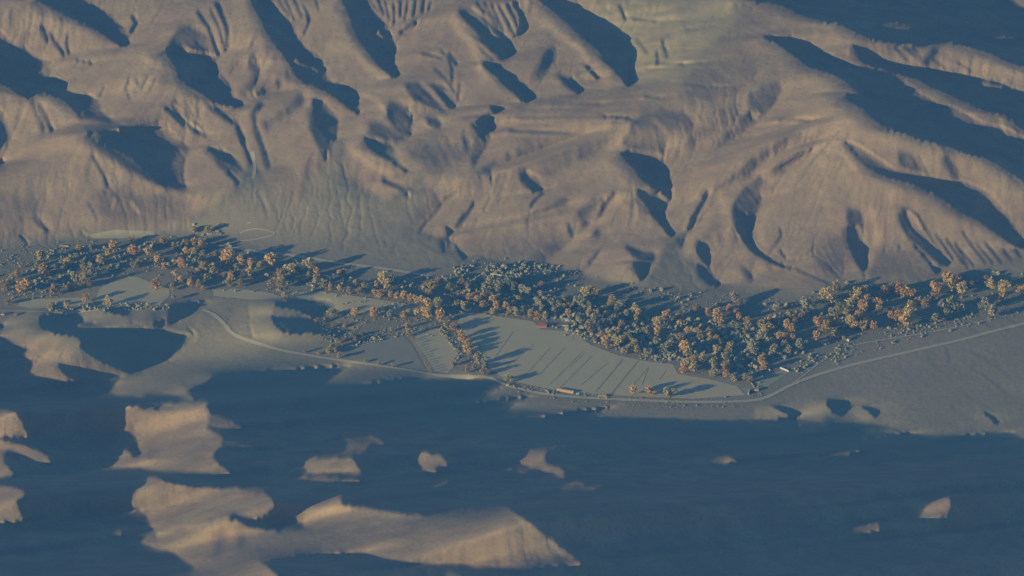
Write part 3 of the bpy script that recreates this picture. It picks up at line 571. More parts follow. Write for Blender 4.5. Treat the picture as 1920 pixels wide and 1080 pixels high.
# flutes: grain drawn out along the line of steepest descent, the way rain furrows a bare slope
Zs_ = blur(Z, 2.5); Xj, Xi = np.gradient(WX, axis=1), np.gradient(WX, axis=0); Yj, Yi = np.gradient(WY, axis=1), np.gradient(WY, axis=0)
det = Xj*Yi-Xi*Yj; det = np.where(np.abs(det) < .5, .5*np.sign(det+1e-9), det)
Zj, Zi = np.gradient(Zs_, axis=1), np.gradient(Zs_, axis=0)
gX_ = (Zj*Yi-Zi*Yj)/det; gY_ = (Zi*Xj-Zj*Xi)/det; gm = np.hypot(gX_, gY_)+1e-6
uj = blur((gX_*Yi-gY_*Xi)/det/gm, 1.5); ui = blur((gY_*Xj-gX_*Yj)/det/gm, 1.5)
def drawn_out(N, length):
    summed = N.copy()*2; I0, J0 = np.mgrid[0:GH, 0:GW].astype(float); st_m = 5.
    def pick(A, I, J):
        i = np.clip(np.rint(I), 0, GH-1).astype(int); j = np.clip(np.rint(J), 0, GW-1).astype(int); return A[i, j]
    for sg in (1, -1):
        I, J = I0.copy(), J0.copy()
        for k in range(length):
            a, b_ = pick(ui, I, J), pick(uj, I, J); I = I+sg*st_m*a; J = J+sg*st_m*b_; summed += pick(N, I, J)
    return summed/(2*length+2)
fl = drawn_out(vnoise(WX, WY, 9, 31), 9); fl /= fl.std(); fl2 = drawn_out(vnoise(WX, WY, 19, 32), 14); fl2 /= fl2.std()
apron = blur(pmask(FLATS).astype(float), 5); steep = np.clip((gm-.16)/.32, 0, 1)*(1-.85*apron)*(1-.75*blur(pmask([(-300,350),(120,350),(240,385),(380,385),(380,460),(-300,480)]).astype(float), 10))
damp = (1-.55*blur((PY > 690).astype(float), 3))*np.clip((PX+60)/60, 0, 1)*hill
patch = np.clip(.55+.9*vnoise(WX, WY, 150, 7), .12, 1.3)
Z = Z+damp*(.30*vnoise(WX, WY, 34, 4)+.25*vnoise(WX, WY, 13, 5)+steep*patch*(.34*fl+.55*fl2)-.22*blur(np.clip(la-2.6, 0, 2.4), .7)*patch-.45*blur(np.clip(la-4.6, 0, 4), 1.1))
# low, dry wash channels and grain on the plains
Z = Z+flat*.10*vnoise(WX, WY, 14, 6)
WX, WY, _ = to_world(PX, PY, Z)
def lookup(A, x, y):
    u = np.clip((np.asarray(x, float)-px[0])/STEP, 0, GW-1.001); v = np.clip((np.asarray(y, float)-py[0])/STEP, 0, GH-1.001)
    i = v.astype(int); j = u.astype(int); fu = u-j; fv = v-i
    return A[i, j]*(1-fu)*(1-fv)+A[i, j+1]*fu*(1-fv)+A[i+1, j]*(1-fu)*fv+A[i+1, j+1]*fu*fv
def ground(x, y, lift=0.0):                        # the ground point seen at photo pixel x, y
    z = lookup(Z, x, y); X, Y, _ = to_world(np.asarray(x, float), np.asarray(y, float), z)
    return X, Y, z+lift

# ------------------------------------------------------------ materials
def mat(name, col, rough=.95, noise=None, scale=.02, spec=.1):
    m = bpy.data.materials.new(name); m.use_nodes = True; n = m.node_tree.nodes; l = m.node_tree.links
    p = n['Principled BSDF']; p.inputs['Roughness'].default_value = rough; p.inputs['Specular IOR Level'].default_value = spec
    if noise:
        g = n.new('ShaderNodeNewGeometry'); t = n.new('ShaderNodeTexNoise'); t.inputs['Scale'].default_value = scale
        t.inputs['Detail'].default_value = 6; t.inputs['Roughness'].default_value = .65
        mx = n.new('ShaderNodeMix'); mx.data_type = 'RGBA'; mx.inputs[6].default_value = (*col, 1); mx.inputs[7].default_value = (*noise, 1)
        l.new(g.outputs['Position'], t.inputs['Vector']); l.new(t.outputs['Fac'], mx.inputs[0]); l.new(mx.outputs[2], p.inputs['Base Color'])
    else: p.inputs['Base Color'].default_value = (*col, 1)
    return m
def terrain_material():
    m = bpy.data.materials.new('dry_earth'); m.use_nodes = True; n = m.node_tree.nodes; l = m.node_tree.links
    p = n['Principled BSDF']; p.inputs['Roughness'].default_value = 1; p.inputs['Specular IOR Level'].default_value = 0
    g = n.new('ShaderNodeNewGeometry'); at = n.new('ShaderNodeAttribute'); at.attribute_name = 'soil'
    sep = n.new('ShaderNodeSeparateColor'); l.new(at.outputs['Color'], sep.inputs[0])
    def noise(scale, det=6, ro=.6):
        t = n.new('ShaderNodeTexNoise'); t.inputs['Scale'].default_value = scale; t.inputs['Detail'].default_value = det; t.inputs['Roughness'].default_value = ro
        l.new(g.outputs['Position'], t.inputs['Vector']); return t.outputs['Fac']
    def ramp(f, a, b, lo=0., hi=1.):
        t = n.new('ShaderNodeMapRange'); t.inputs[1].default_value = a; t.inputs[2].default_value = b; t.inputs[3].default_value = lo; t.inputs[4].default_value = hi; l.new(f, t.inputs[0]); return t.outputs[0]
    def mix(f, a, b):
        t = n.new('ShaderNodeMix'); t.data_type = 'RGBA'; l.new(f, t.inputs[0])
        for s, v in ((6, a), (7, b)):
            if isinstance(v, tuple): t.inputs[s].default_value = (*v, 1)
            else: l.new(v, t.inputs[s])
        return t.outputs[2]
    hillc = mix(ramp(noise(.006), .38, .62), (.395, .297, .225), (.445, .345, .255))
    hillc = mix(ramp(noise(.021, 5), .42, .66), hillc, (.355, .258, .215))
    hillc = mix(ramp(noise(.16, 3, .75), .52, .70), hillc, (.29, .235, .185))
    flatc = mix(ramp(noise(.008, 6), .4, .62), (.345, .30, .235), (.39, .335, .255))
    flatc = mix(ramp(noise(.11, 3, .7), .50, .66), flatc, (.30, .285, .23))
    c = mix(sep.outputs[0], hillc, flatc)
    c = mix(sep.outputs[1], c, mix(ramp(noise(.016, 5), .4, .6), (.47, .40, .26), (.40, .34, .25)))
    c = mix(sep.outputs[2], c, mix(ramp(noise(.22, 4, .8), .44, .56), (.21, .205, .16), (.31, .28, .22)))
    l.new(c, p.inputs['Base Color'])
    bp = n.new('ShaderNodeBump'); bp.inputs['Strength'].default_value = .45; bp.inputs['Distance'].default_value = 2.0
    l.new(noise(.09, 5, .65), bp.inputs['Height']); l.new(bp.outputs[0], p.inputs['Normal'])
    return m

# ------------------------------------------------------------ mesh helpers
def make_mesh(name, V, F, m, parent=None, smooth=False):
    me = bpy.data.meshes.new(name); V = np.asarray(V, np.float32)
    if isinstance(F, np.ndarray):
        k = F.shape[1]; me.vertices.add(len(V)); me.vertices.foreach_set('co', V.ravel()); me.loops.add(F.size); me.loops.foreach_set('vertex_index', F.ravel().astype(np.int32))
        me.polygons.add(len(F)); me.polygons.foreach_set('loop_start', (np.arange(len(F))*k).astype(np.int32)); me.update(calc_edges=True)
    else: me.from_pydata(V.tolist(), [], F); me.update()
    if smooth: me.polygons.foreach_set('use_smooth', np.ones(len(me.polygons), bool))
    ms = m if isinstance(m, list) else [m]
    for q in ms: me.materials.append(q)
    o = bpy.data.objects.new(name, me); C.objects.link(o)
    if parent: o.parent = parent
    return o
def tag(o, label=None, cat=None, group=None, kind=None):
    for k, v in (('label', label), ('category', cat), ('group', group), ('kind', kind)):
        if v: o[k] = v
    return o
def empty(name, loc, rz=0):
    o = bpy.data.objects.new(name, None); C.objects.link(o); o.location = loc; o.rotation_euler = (0, 0, rz); o.empty_display_size = 2; return o

# ------------------------------------------------------------ ground: one sheet, fine where the photo looks, running out to the far plain
idx = np.arange(GH*GW).reshape(GH, GW)
V = np.stack([WX, WY, Z], -1).reshape(-1, 3)
F = np.stack([idx[1:, :-1], idx[1:, 1:], idx[:-1, 1:], idx[:-1, :-1]], -1).reshape(-1, 4)
loop = np.concatenate([idx[-1, :], idx[-2::-1, -1], idx[0, -2::-1], idx[1:-1, 0]])
ctr = np.array([0., 0.]); rings = [loop]; base = V[loop]
newV = []; start = len(V)
for q, (push, drop) in enumerate(((150, .9), (450, .62), (1100, .35), (2600, .15), (6500, .08))):
    dirv = base[:, :2]-ctr; nrm = np.linalg.norm(dirv, axis=1, keepdims=True); toward = -Ld[:2]/np.linalg.norm(Ld[:2])
    wl = np.clip((-base[:, :1]-300)/800, 0, 1); wl = wl*wl*(3-2*wl); dirv = dirv/nrm*(1-wl)+toward*wl
    dirv /= np.linalg.norm(dirv, axis=1, keepdims=True); P = base[:, :2]+dirv*push
    hz = base[:, 2]*drop+(1-drop)*20+(0 if q in (0, 4) else 1)*10*vnoise(P[:, 0], P[:, 1], 500, 20+q)
    newV.append(np.column_stack([P, hz])); rings.append(np.arange(start, start+len(loop))); start += len(loop)
V2 = np.vstack([V]+newV); FF = [F]
for a, b_ in zip(rings[:-1], rings[1:]):
    FF.append(np.stack([a, b_, np.roll(b_, -1), np.roll(a, -1)], -1))
F2 = np.vstack(FF)
gnd = make_mesh('ground', V2, F2, terrain_material(), smooth=True)
tag(gnd, 'bare brown desert hills and the grey gravel plain of the valley between them', kind='structure')
yel = blur(pmask([(1060,-120),(1400,-120),(1385,40),(1330,100),(1290,150),(1200,160),(1180,100),(1130,40)]).astype(float), 9)
SCRUB = [[(150,450),(330,444),(420,450),(470,480),(640,500),(840,520),(860,490),(940,480),(1050,500),(1200,535),(1300,548),(1500,560),(1560,530),(1700,530),(1920,500),(2100,490),(2100,560),(1920,590),(1700,625),(1600,650),(1480,690),(1420,735),(1400,720),(1260,690),(1080,640),(1000,605),(880,590),(800,590),(640,560),(520,555),(400,545),(300,520),(200,520),(100,560),(-200,575),(-200,480)],
         [(940,716),(1130,742),(1400,745),(1470,720),(1540,690),(1600,668),(1500,725),(1440,762),(1300,770),(1100,760),(960,738)],
         [(600,575),(700,560),(870,590),(900,650),(940,700),(900,708),(850,650),(780,620),(650,650),(600,640)]]
scr = np.zeros(PX.shape)
for s in SCRUB: scr = np.maximum(scr, pmask(s).astype(float))
scr = blur(scr, 5)*.75
ca = gnd.data.color_attributes.new('soil', 'FLOAT_COLOR', 'POINT')
colr = np.zeros((len(V2), 4), np.float32); colr[:, 3] = 1; colr[:GH*GW, 0] = np.maximum(flat, .85*apron).ravel(); colr[:GH*GW, 1] = yel.ravel(); colr[:GH*GW, 2] = scr.ravel()
ca.data.foreach_set('color', colr.ravel())

# roads, farm tracks and plots drape over the ground
def smooth_line(pts, n=6):
    P = np.array(pts, float); out = []
    for k in range(len(P)-1):
        p0 = P[max(0, k-1)]; p1 = P[k]; p2 = P[k+1]; p3 = P[min(len(P)-1, k+2)]
        for t in np.arange(n)/n: out.append(.5*(2*p1+(p2-p0)*t+(2*p0-5*p1+4*p2-p3)*t*t+(3*p1-p0-3*p2+p3)*t**3))
    out.append(P[-1]); return np.array(out)
def dense(P, step=4.):
    out = [P[0]]
    for a, b in zip(P[:-1], P[1:]):
        n = max(1, int(np.hypot(*(b-a))/step))
        for k in range(1, n+1): out.append(a+(b-a)*k/n)
    return np.array(out)
def strip(name, pts, width, m, lift, kind='structure', label=None, wobble=.12, seed=0):
    P = dense(smooth_line(pts)); X, Y, z = ground(P[:, 0], P[:, 1]); rs = np.random.RandomState(seed+len(pts))
    G = np.stack([X, Y], 1); T = np.gradient(G, axis=0); T /= np.linalg.norm(T, axis=1, keepdims=True)+1e-9; Nn = np.stack([-T[:, 1], T[:, 0]], 1)
    w = width/2*(1+wobble*rs.uniform(-1, 1, len(P)))[:, None]; V = []
    for s in (-1, -.33, .33, 1):
        Q = G+Nn*w*s; Q3 = np.column_stack([Q, ground_at(Q[:, 0], Q[:, 1])+lift]); V.append(Q3)
    V = np.concatenate(V); n = len(P); F = []
    for k in range(3):
        for i in range(n-1): F.append((k*n+i, (k+1)*n+i, (k+1)*n+i+1, k*n+i+1))
    o = make_mesh(name, V, np.array(F), m, smooth=True); tag(o, label, kind=kind); return o
def pixel_of(X, Y, z):
    dz = z-DIST*SD; dy = Y+DIST*CD; w = dy*CD-dz*SD; v = (dy*SD+dz*CD)/w*FOC
    return 960+X/w*FOC, 540-v
def ground_at(X, Y):                               # height of the ground under a map point (valley side)
    z = np.zeros(np.shape(X))
    for _ in range(7):
        x, y = pixel_of(X, Y, z); z = .35*z+.65*lookup(Z, x, y)
    return z
def field(pts, m, label, lift=.35, step=5.):
    P = dense(np.array(list(pts)+[pts[0]], float), 3.)
    x0, x1 = P[:, 0].min(), P[:, 0].max(); y0, y1 = P[:, 1].min(), P[:, 1].max()
    nx = int((x1-x0)/step)+2; ny = int((y1-y0)/2.5)+2; gx_, gy_ = np.meshgrid(np.linspace(x0, x1, nx), np.linspace(y0, y1, ny))
    import mathutils.geometry as mg
    ins = pmask(pts, gx_, gy_); I = np.stack([gx_[ins], gy_[ins]], 1)
    d = np.min(np.hypot(I[:, None, 0]-P[None, :, 0], I[:, None, 1]-P[None, :, 1]), axis=1); I = I[d > 1.6]
    A = np.vstack([P[:-1], I]); n = len(P)-1
    co2, _, fs, *_r = mg.delaunay_2d_cdt([Vector(a) for a in A], [(i, (i+1) % n) for i in range(n)], [], 1, 1e-4)
    B2 = np.array([(c.x, c.y) for c in co2]); X, Y, z = ground(B2[:, 0], B2[:, 1], lift)
    o = make_mesh('field', np.column_stack([X, Y, z]), [tuple(f) for f in fs], m); tag(o, label, kind='structure'); return o
road_m = mat('packed_gravel', (.58, .51, .39), noise=(.50, .45, .36), scale=.05)
track_m = mat('pale_dust', (.62, .55, .42), noise=(.50, .44, .35), scale=.06)
field_m = mat('stubble_green', (.49, .445, .305), noise=(.58, .505, .36), scale=.03)
field2_m = mat('stubble_tan', (.40, .385, .27), noise=(.34, .35, .25), scale=.02)
plot_m = mat('bare_plot', (.33, .31, .28), noise=(.30, .29, .25), scale=.02)
ditch_m = mat('ditch_reeds', (.30, .29, .21), noise=(.36, .34, .25), scale=.2)
field([(868,586),(900,588),(960,597),(1000,603),(1015,618),(1060,621),(1078,626),(1110,648),(1160,667),(1215,678),(1262,683),(1272,702),(1330,711),(1382,724),(1398,741),(1300,748),(1140,741),(1040,733),(955,713),(940,706),(900,678),(880,640),(858,604)], field_m, 'large pale green stubble field crossed by thin slanting ditches')
field([(1414,712),(1446,702),(1466,694),(1478,699),(1462,711),(1440,725),(1418,729)], field2_m, 'small tan field behind the white wall')
field([(188,540),(232,518),(258,519),(286,531),(318,542),(318,556),(300,572),(200,577),(178,562)], field_m, 'pale green meadow at the left among the orange trees')
field([(45,562),(150,558),(172,562),(180,574),(60,578),(30,574)], field_m, 'narrow green meadow at the far left')
field([(400,543),(440,541),(500,548),(540,559),(470,562),(400,555)], field_m, 'thin green meadow above the valley track')
field([(548,548),(600,546),(700,560),(760,570),(812,588),(800,592),(730,590),(690,590),(640,584),(600,566),(560,562)], field_m, 'curved pale green field under the orange hedge')
field([(786,616),(824,616),(845,645),(862,666),(850,690),(838,700),(816,697),(800,670),(776,640)], field_m, 'four-sided green field barred by tree shadows')
field([(655,652),(690,637),(755,628),(772,645),(798,692),(760,690),(700,677),(643,664)], plot_m, 'bare grey plot left of the barred field')
field([(168,440),(215,431),(288,434),(292,440),(250,447),(172,447)], field_m, 'thin pale field at the foot of the left hill')
for k, (a, b_) in enumerate([((947,690),(1001,646)),((985,704),(1032,652)),((1008,706),(1060,652)),((1030,722),(1092,660)),((1050,728),(1110,668)),((1090,722),(1140,680)),((1204,722),(1216,690)),((1184,727),(1216,688)),((1236,712),(1250,694)),((1068,690),(1094,664)),((927,672),(962,622))]):
    strip('ditch', [a, b_], 1.1, ditch_m, .55, label='faint slanting ditch in the large pale green field', wobble=.5, seed=k)
for k, (a, b_) in enumerate([((1117,735),(1168,674)),((1147,738),(1199,674))]):
    strip('ditch', [a, b_], 2.3, ditch_m, .55, label='dark straight ditch across the large pale green field', wobble=.4, seed=k)
strip('road', [(380,583),(386,583),(402,591),(420,607),(432,622),(448,632),(480,643),(520,655),(560,663),(620,673),(700,684),(770,695),(825,704),(870,707),(915,708),(950,722),(1000,735),(1040,741),(1100,746),(1180,750),(1300,754),(1400,752),(1440,744),(1480,724),(1530,704),(1600,684),(1700,661),(1800,638),(1860,622),(1925,606)], 8.0, road_m, .7)
strip('track', [(410,461),(440,465),(480,472),(530,477),(580,484),(640,494),(700,501),(760,510),(800,517),(838,522)], 9, track_m, .6)
strip('track', [(440,745),(520,712)] if False else [(1480,724),(1510,702),(1545,675),(1585,652),(1640,640),(1720,627),(1800,612),(1860,598)], 3.0, track_m, .6)
strip('track', [(0,583),(60,584),(120,586),(160,584),(200,580)], 4.5, track_m, .6)
strip('track', [(398,409),(430,412),(470,418)], 2.8, track_m, .6)
strip('track', [(450,437),(480,429),(515,438),(480,449),(450,452)], 2.5, track_m, .6)
strip('track', [(375,412),(395,396),(425,382),(452,366),(468,345),(477,322),(474,290),(466,250),(458,205)], 6.5, track_m, .6)

# ------------------------------------------------------------ trees
rnd = random.Random(5)
def crown_mesh(name, seed, w, h, leaves, colour, tall=1.0, lobes=7):
    rs = np.random.RandomState(seed); cs_ = []
    for k in range(lobes):
        a = rs.uniform(0, 6.283); r = rs.uniform(.1, .62)*w/2; zz = rs.uniform(.30, .86)*h; cs_.append((math.cos(a)*r, math.sin(a)*r, zz, rs.uniform(.20, .33)*w, rs.uniform(.16, .26)*h*tall))
    cs_.append((0, 0, h*.62, w*.34, h*.34))
    V, F = [], []
    for k in range(leaves):
        c = cs_[rs.randint(len(cs_))]; d = rs.normal(size=3); d /= np.linalg.norm(d)+1e-9; q = rs.uniform(.55, 1.05)
        p = np.array([c[0]+d[0]*c[3]*q, c[1]+d[1]*c[3]*q, c[2]+d[2]*c[4]*q])
        u = rs.normal(size=3); u /= np.linalg.norm(u); v = np.cross(u, rs.normal(size=3)); v /= np.linalg.norm(v)+1e-9; s = rs.uniform(.5, 1.05)*w/13
        i = len(V); V += [p-u*s-v*s*.7, p+u*s-v*s*.7, p+u*s*.6+v*s, p-u*s*.6+v*s]; F.append((i, i+1, i+2, i+3))
    me = bpy.data.meshes.new(name); me.from_pydata([tuple(a) for a in V], [], F); me.materials.append(colour); me.update(); return me
def tube(V, F, a, b, ra, rb, n=6):
    a, b = Vector(a), Vector(b); d = (b-a).normalized(); u = d.orthogonal().normalized(); v = d.cross(u); i = len(V)
    for c, r in ((a, ra), (b, rb)):
        for k in range(n): V.append(tuple(c+u*math.cos(6.2832*k/n)*r+v*math.sin(6.2832*k/n)*r))
    for k in range(n): F.append((i+k, i+(k+1) % n, i+n+(k+1) % n, i+n+k))
def trunk_mesh(seed, w, h):
    r = random.Random(seed); V, F = [], []; top = (r.uniform(-.5, .5), r.uniform(-.5, .5), h*.42)
    tube(V, F, (0, 0, -1.2), (0, 0, h*.12), .6, .42); tube(V, F, (0, 0, h*.12), top, .42, .3)
    for k in range(5):
        a = 6.2832*k/5+r.uniform(-.4, .4); tube(V, F, top, (math.cos(a)*w*.3, math.sin(a)*w*.3, h*r.uniform(.6, .85)), .24, .07, 5)
    me = bpy.data.meshes.new('trunk'); me.from_pydata(V, [], F); me.materials.append(bark_m); me.update(); return me
def leaf_mat(name, a, b_):
    m = mat(name, a, rough=.8, noise=b_, scale=.25); n = m.node_tree.nodes; l = m.node_tree.links; p = n['Principled BSDF']
    tr = n.new('ShaderNodeBsdfTranslucent'); mx = n.new('ShaderNodeMixShader'); mx.inputs[0].default_value = .25
    src = p.inputs['Base Color'].links[0].from_socket; l.new(src, tr.inputs['Color']); l.new(p.outputs[0], mx.inputs[1]); l.new(tr.outputs[0], mx.inputs[2]); l.new(mx.outputs[0], n['Material Output'].inputs['Surface']); return m
bark_m = mat('bark', (.16, .13, .10))
LM = {'o': leaf_mat('orange_leaves', (.82, .57, .25), (.66, .47, .23)), 'y': leaf_mat('yellow_leaves', (.62, .46, .17), (.46, .38, .17)),
      'g': leaf_mat('olive_leaves', (.54, .49, .27), (.45, .42, .26)), 'p': leaf_mat('dull_pink_leaves', (.55, .38, .24), (.44, .34, .23)),
      's': leaf_mat('grey_green_leaves', (.54, .50, .36), (.45, .43, .31))}
SEEDS = {'o': 11, 'y': 12, 'g': 13, 'p': 14, 's': 15}
SEEDS = {'o': 11, 'y': 12, 'g': 13, 'p': 14, 's': 15}
LEAFS = {'o': [LM['o'], leaf_mat('gold_leaves', (.80, .65, .33), (.68, .55, .29)), leaf_mat('copper_leaves', (.76, .48, .23), (.62, .42, .21))], 'y': [LM['y'], leaf_mat('straw_leaves', (.62, .50, .25), (.48, .42, .23))],
       's': [LM['s'], leaf_mat('sage_leaves', (.49, .48, .35), (.41, .41, .30)), leaf_mat('pale_grey_leaves', (.58, .53, .39), (.48, .45, .34))]}
CROWNS = {c: [crown_mesh('crown', 31*i+SEEDS[c], 13, 13.5, 420, LEAFS.get(c, [LM[c]])[i % len(LEAFS.get(c, [LM[c]]))], lobes=5+i) for i in range(7)] for c in LM}
TALL = {c: [crown_mesh('crown', 17*i+SEEDS[c]+7, 8, 20, 340, LM[c], tall=1.2, lobes=9) for i in range(2)] for c in 'oy'}
TRUNKS = [trunk_mesh(i, 13, 13.5) for i in range(4)]
KIND = {'o': ('cottonwood_tree', 'orange cottonwood', 'tree'), 'y': ('cottonwood_tree', 'yellowing cottonwood', 'tree'), 'p': ('cottonwood_tree', 'pinkish cottonwood', 'tree'),
        'g': ('willow_tree', 'olive green willow', 'tree'), 's': ('willow_tree', 'grey-green willow', 'tree')}
# each: crop x, crop y, crown width in crop pixels, leaf colour
C4 = (0, 400, 6.), [(470,500,110,'y'),(500,650,115,'p'),(890,400,80,'o'),(1020,400,50,'g'),(1270,360,105,'o'),(1210,450,80,'o'),(1500,420,115,'o'),(1690,450,125,'o'),(1780,530,90,'o'),(1830,320,95,'o'),(1740,350,60,'y'),(1140,540,105,'o'),(1210,620,60,'y'),(760,570,85,'o'),(650,610,70,'y'),(420,580,70,'g'),(850,740,110,'g'),(940,640,72,'t'),(925,780,75,'t'),(800,830,80,'y'),(1000,800,80,'y'),(620,880,115,'p'),(190,690,70,'o'),(140,750,95,'g'),(260,840,120,'o'),(60,850,80,'p'),(90,1000,70,'p'),(1750,810,115,'o'),(970,960,80,'o'),(1220,990,85,'o'),(750,1050,65,'o'),(570,1040,60,'y'),(20,800,60,'p'),(1480,300,60,'p'),(1850,600,70,'o'),(700,530,60,'s'),(860,490,60,'s'),(1020,590,60,'s'),(1330,610,60,'s'),(1500,590,70,'s'),(1560,560,60,'s'),(250,590,50,'p')]
C5 = (320, 400, 6.), [(260,190,62,'y'),(420,185,75,'g'),(180,340,70,'y'),(260,330,85,'o'),(350,360,90,'o'),(170,430,80,'o'),(255,440,75,'o'),(40,360,60,'p'),(120,360,50,'p'),(365,480,80,'g'),(500,460,75,'p'),(640,510,135,'o'),(790,540,95,'o'),(740,600,60,'y'),(890,570,75,'o'),(1010,580,85,'y'),(1130,550,115,'o'),(120,570,95,'o'),(330,560,60,'p'),(370,620,95,'y'),(490,650,85,'y'),(400,730,65,'y'),(60,710,85,'o'),(110,770,75,'o'),(230,690,60,'p'),(230,790,95,'o'),(310,800,90,'y'),(360,850,55,'p'),(680,720,100,'o'),(750,690,100,'p'),(660,780,85,'y'),(780,790,75,'p'),(880,690,80,'o'),(900,760,55,'p'),(600,700,50,'p'),(1330,660,120,'o'),(1560,610,115,'o'),(1420,620,80,'g'),(1640,670,85,'o'),(1560,700,75,'y'),(1450,770,55,'p'),(1650,770,100,'y'),(1710,800,80,'g'),(1800,840,65,'o'),(1900,850,60,'o'),(1900,680,75,'o'),(1230,700,95,'p'),(1240,800,110,'y'),(1280,930,65,'y'),(1150,770,90,'p'),(20,830,70,'y'),(30,950,55,'y'),(590,570,60,'s'),(520,610,60,'s')]
C6 = (640, 480, 6.), [(20,190,65,'y'),(170,310,60,'y'),(255,330,50,'y'),(400,330,80,'y'),(470,260,120,'o'),(540,270,80,'o'),(510,340,95,'o'),(380,420,80,'o'),(440,440,80,'o'),(550,440,70,'o'),(620,450,70,'o'),(700,460,80,'o'),(770,480,80,'o'),(840,490,80,'o'),(900,510,80,'o'),(970,540,85,'o'),(185,405,75,'p'),(90,405,65,'p'),(990,430,85,'y'),(1090,540,105,'g'),(1010,340,100,'y'),(940,330,55,'p'),(1100,290,80,'p'),(1350,320,90,'p'),(1430,340,80,'p'),(1220,370,85,'g'),(1330,460,100,'p'),(1440,480,90,'o'),(1530,500,105,'o'),(1600,480,90,'o'),(1670,460,90,'o'),(1700,530,95,'o'),(1740,570,85,'o'),(1610,570,90,'y'),(1760,500,80,'o'),(1700,630,75,'y'),(1850,570,95,'o'),(1890,620,75,'y'),(1240,510,75,'p'),(1300,550,75,'g'),(1370,570,80,'s'),(1620,370,115,'s'),(1680,300,100,'s'),(1780,300,120,'s'),(1860,330,100,'s'),(1780,380,90,'s'),(150,650,85,'o'),(360,650,95,'o'),(540,660,85,'g'),(510,610,60,'g'),(700,660,75,'o'),(740,650,65,'o'),(850,650,95,'o'),(930,640,115,'o'),(980,670,95,'o'),(1000,620,75,'o'),(1110,700,115,'o'),(1200,780,105,'y'),(1240,810,95,'p'),(1340,890,85,'o'),(1370,940,95,'o'),(1420,980,85,'o'),(1410,1050,85,'o'),(740,790,55,'o'),(750,870,65,'y'),(560,830,45,'o'),(40,790,45,'o')]
C6b = (860, 640, 6.), [(90,40,85,'o'),(130,120,75,'o'),(215,220,95,'g'),(290,290,65,'y'),(270,350,80,'p'),(550,410,85,'g'),(600,430,60,'g'),(100,320,65,'p')]
C6c = (560, 560, 6.), [(370,165,105,'g'),(200,250,48,'p'),(380,302,40,'p'),(520,312,40,'p'),(75,590,38,'y'),(225,612,38,'y'),(450,650,52,'g'),(750,705,40,'y'),(900,735,40,'y'),(1060,755,42,'y'),(440,480,60,'y'),(480,520,60,'y'),(370,545,60,'y'),(330,590,60,'y'),(420,590,55,'y'),(540,440,50,'p'),(640,455,45,'p'),(1740,735,52,'y'),(640,410,36,'p'),(700,405,38,'p')]
C7 = (960, 500, 6.), [(60,160,105,'s'),(20,230,90,'s'),(120,260,100,'s'),(170,290,80,'s'),(310,220,90,'p'),(330,310,70,'s'),(80,370,65,'o'),(10,420,60,'o'),(300,420,95,'s'),(370,400,85,'s'),(450,420,90,'s'),(520,420,75,'s'),(830,300,105,'o'),(900,290,90,'o'),(950,340,100,'y'),(580,390,80,'y'),(630,460,75,'o'),(630,530,75,'o'),(720,400,95,'s'),(780,420,95,'s'),(850,430,75,'s'),(290,560,80,'o'),(375,560,85,'o'),(210,550,85,'y'),(40,520,80,'s'),(120,510,80,'s'),(470,510,85,'s'),(330,480,65,'s'),(1120,370,90,'o'),(1100,430,80,'y'),(1210,460,100,'s'),(1290,420,90,'s'),(1390,490,105,'o'),(1420,540,100,'o'),(1400,590,85,'y'),(870,520,95,'y'),(1010,490,80,'s'),(960,540,70,'o'),(1060,570,80,'o'),(1160,580,95,'s'),(760,590,95,'s'),(920,610,110,'s'),(1020,640,105,'s'),(860,700,105,'p'),(1100,640,85,'s'),(1230,650,85,'p'),(1300,560,85,'s'),(1000,770,75,'o'),(1050,850,100,'o'),(1100,760,75,'o'),(1180,740,75,'o'),(1210,850,110,'o'),(1290,790,85,'o'),(1330,830,85,'y'),(1370,860,85,'y'),(1320,910,85,'s'),(1400,940,85,'y'),(930,820,55,'p'),(1080,910,55,'p'),(1250,960,75,'s'),(960,700,80,'s'),(1390,680,80,'s'),(560,470,80,'s'),(650,590,60,'s')]
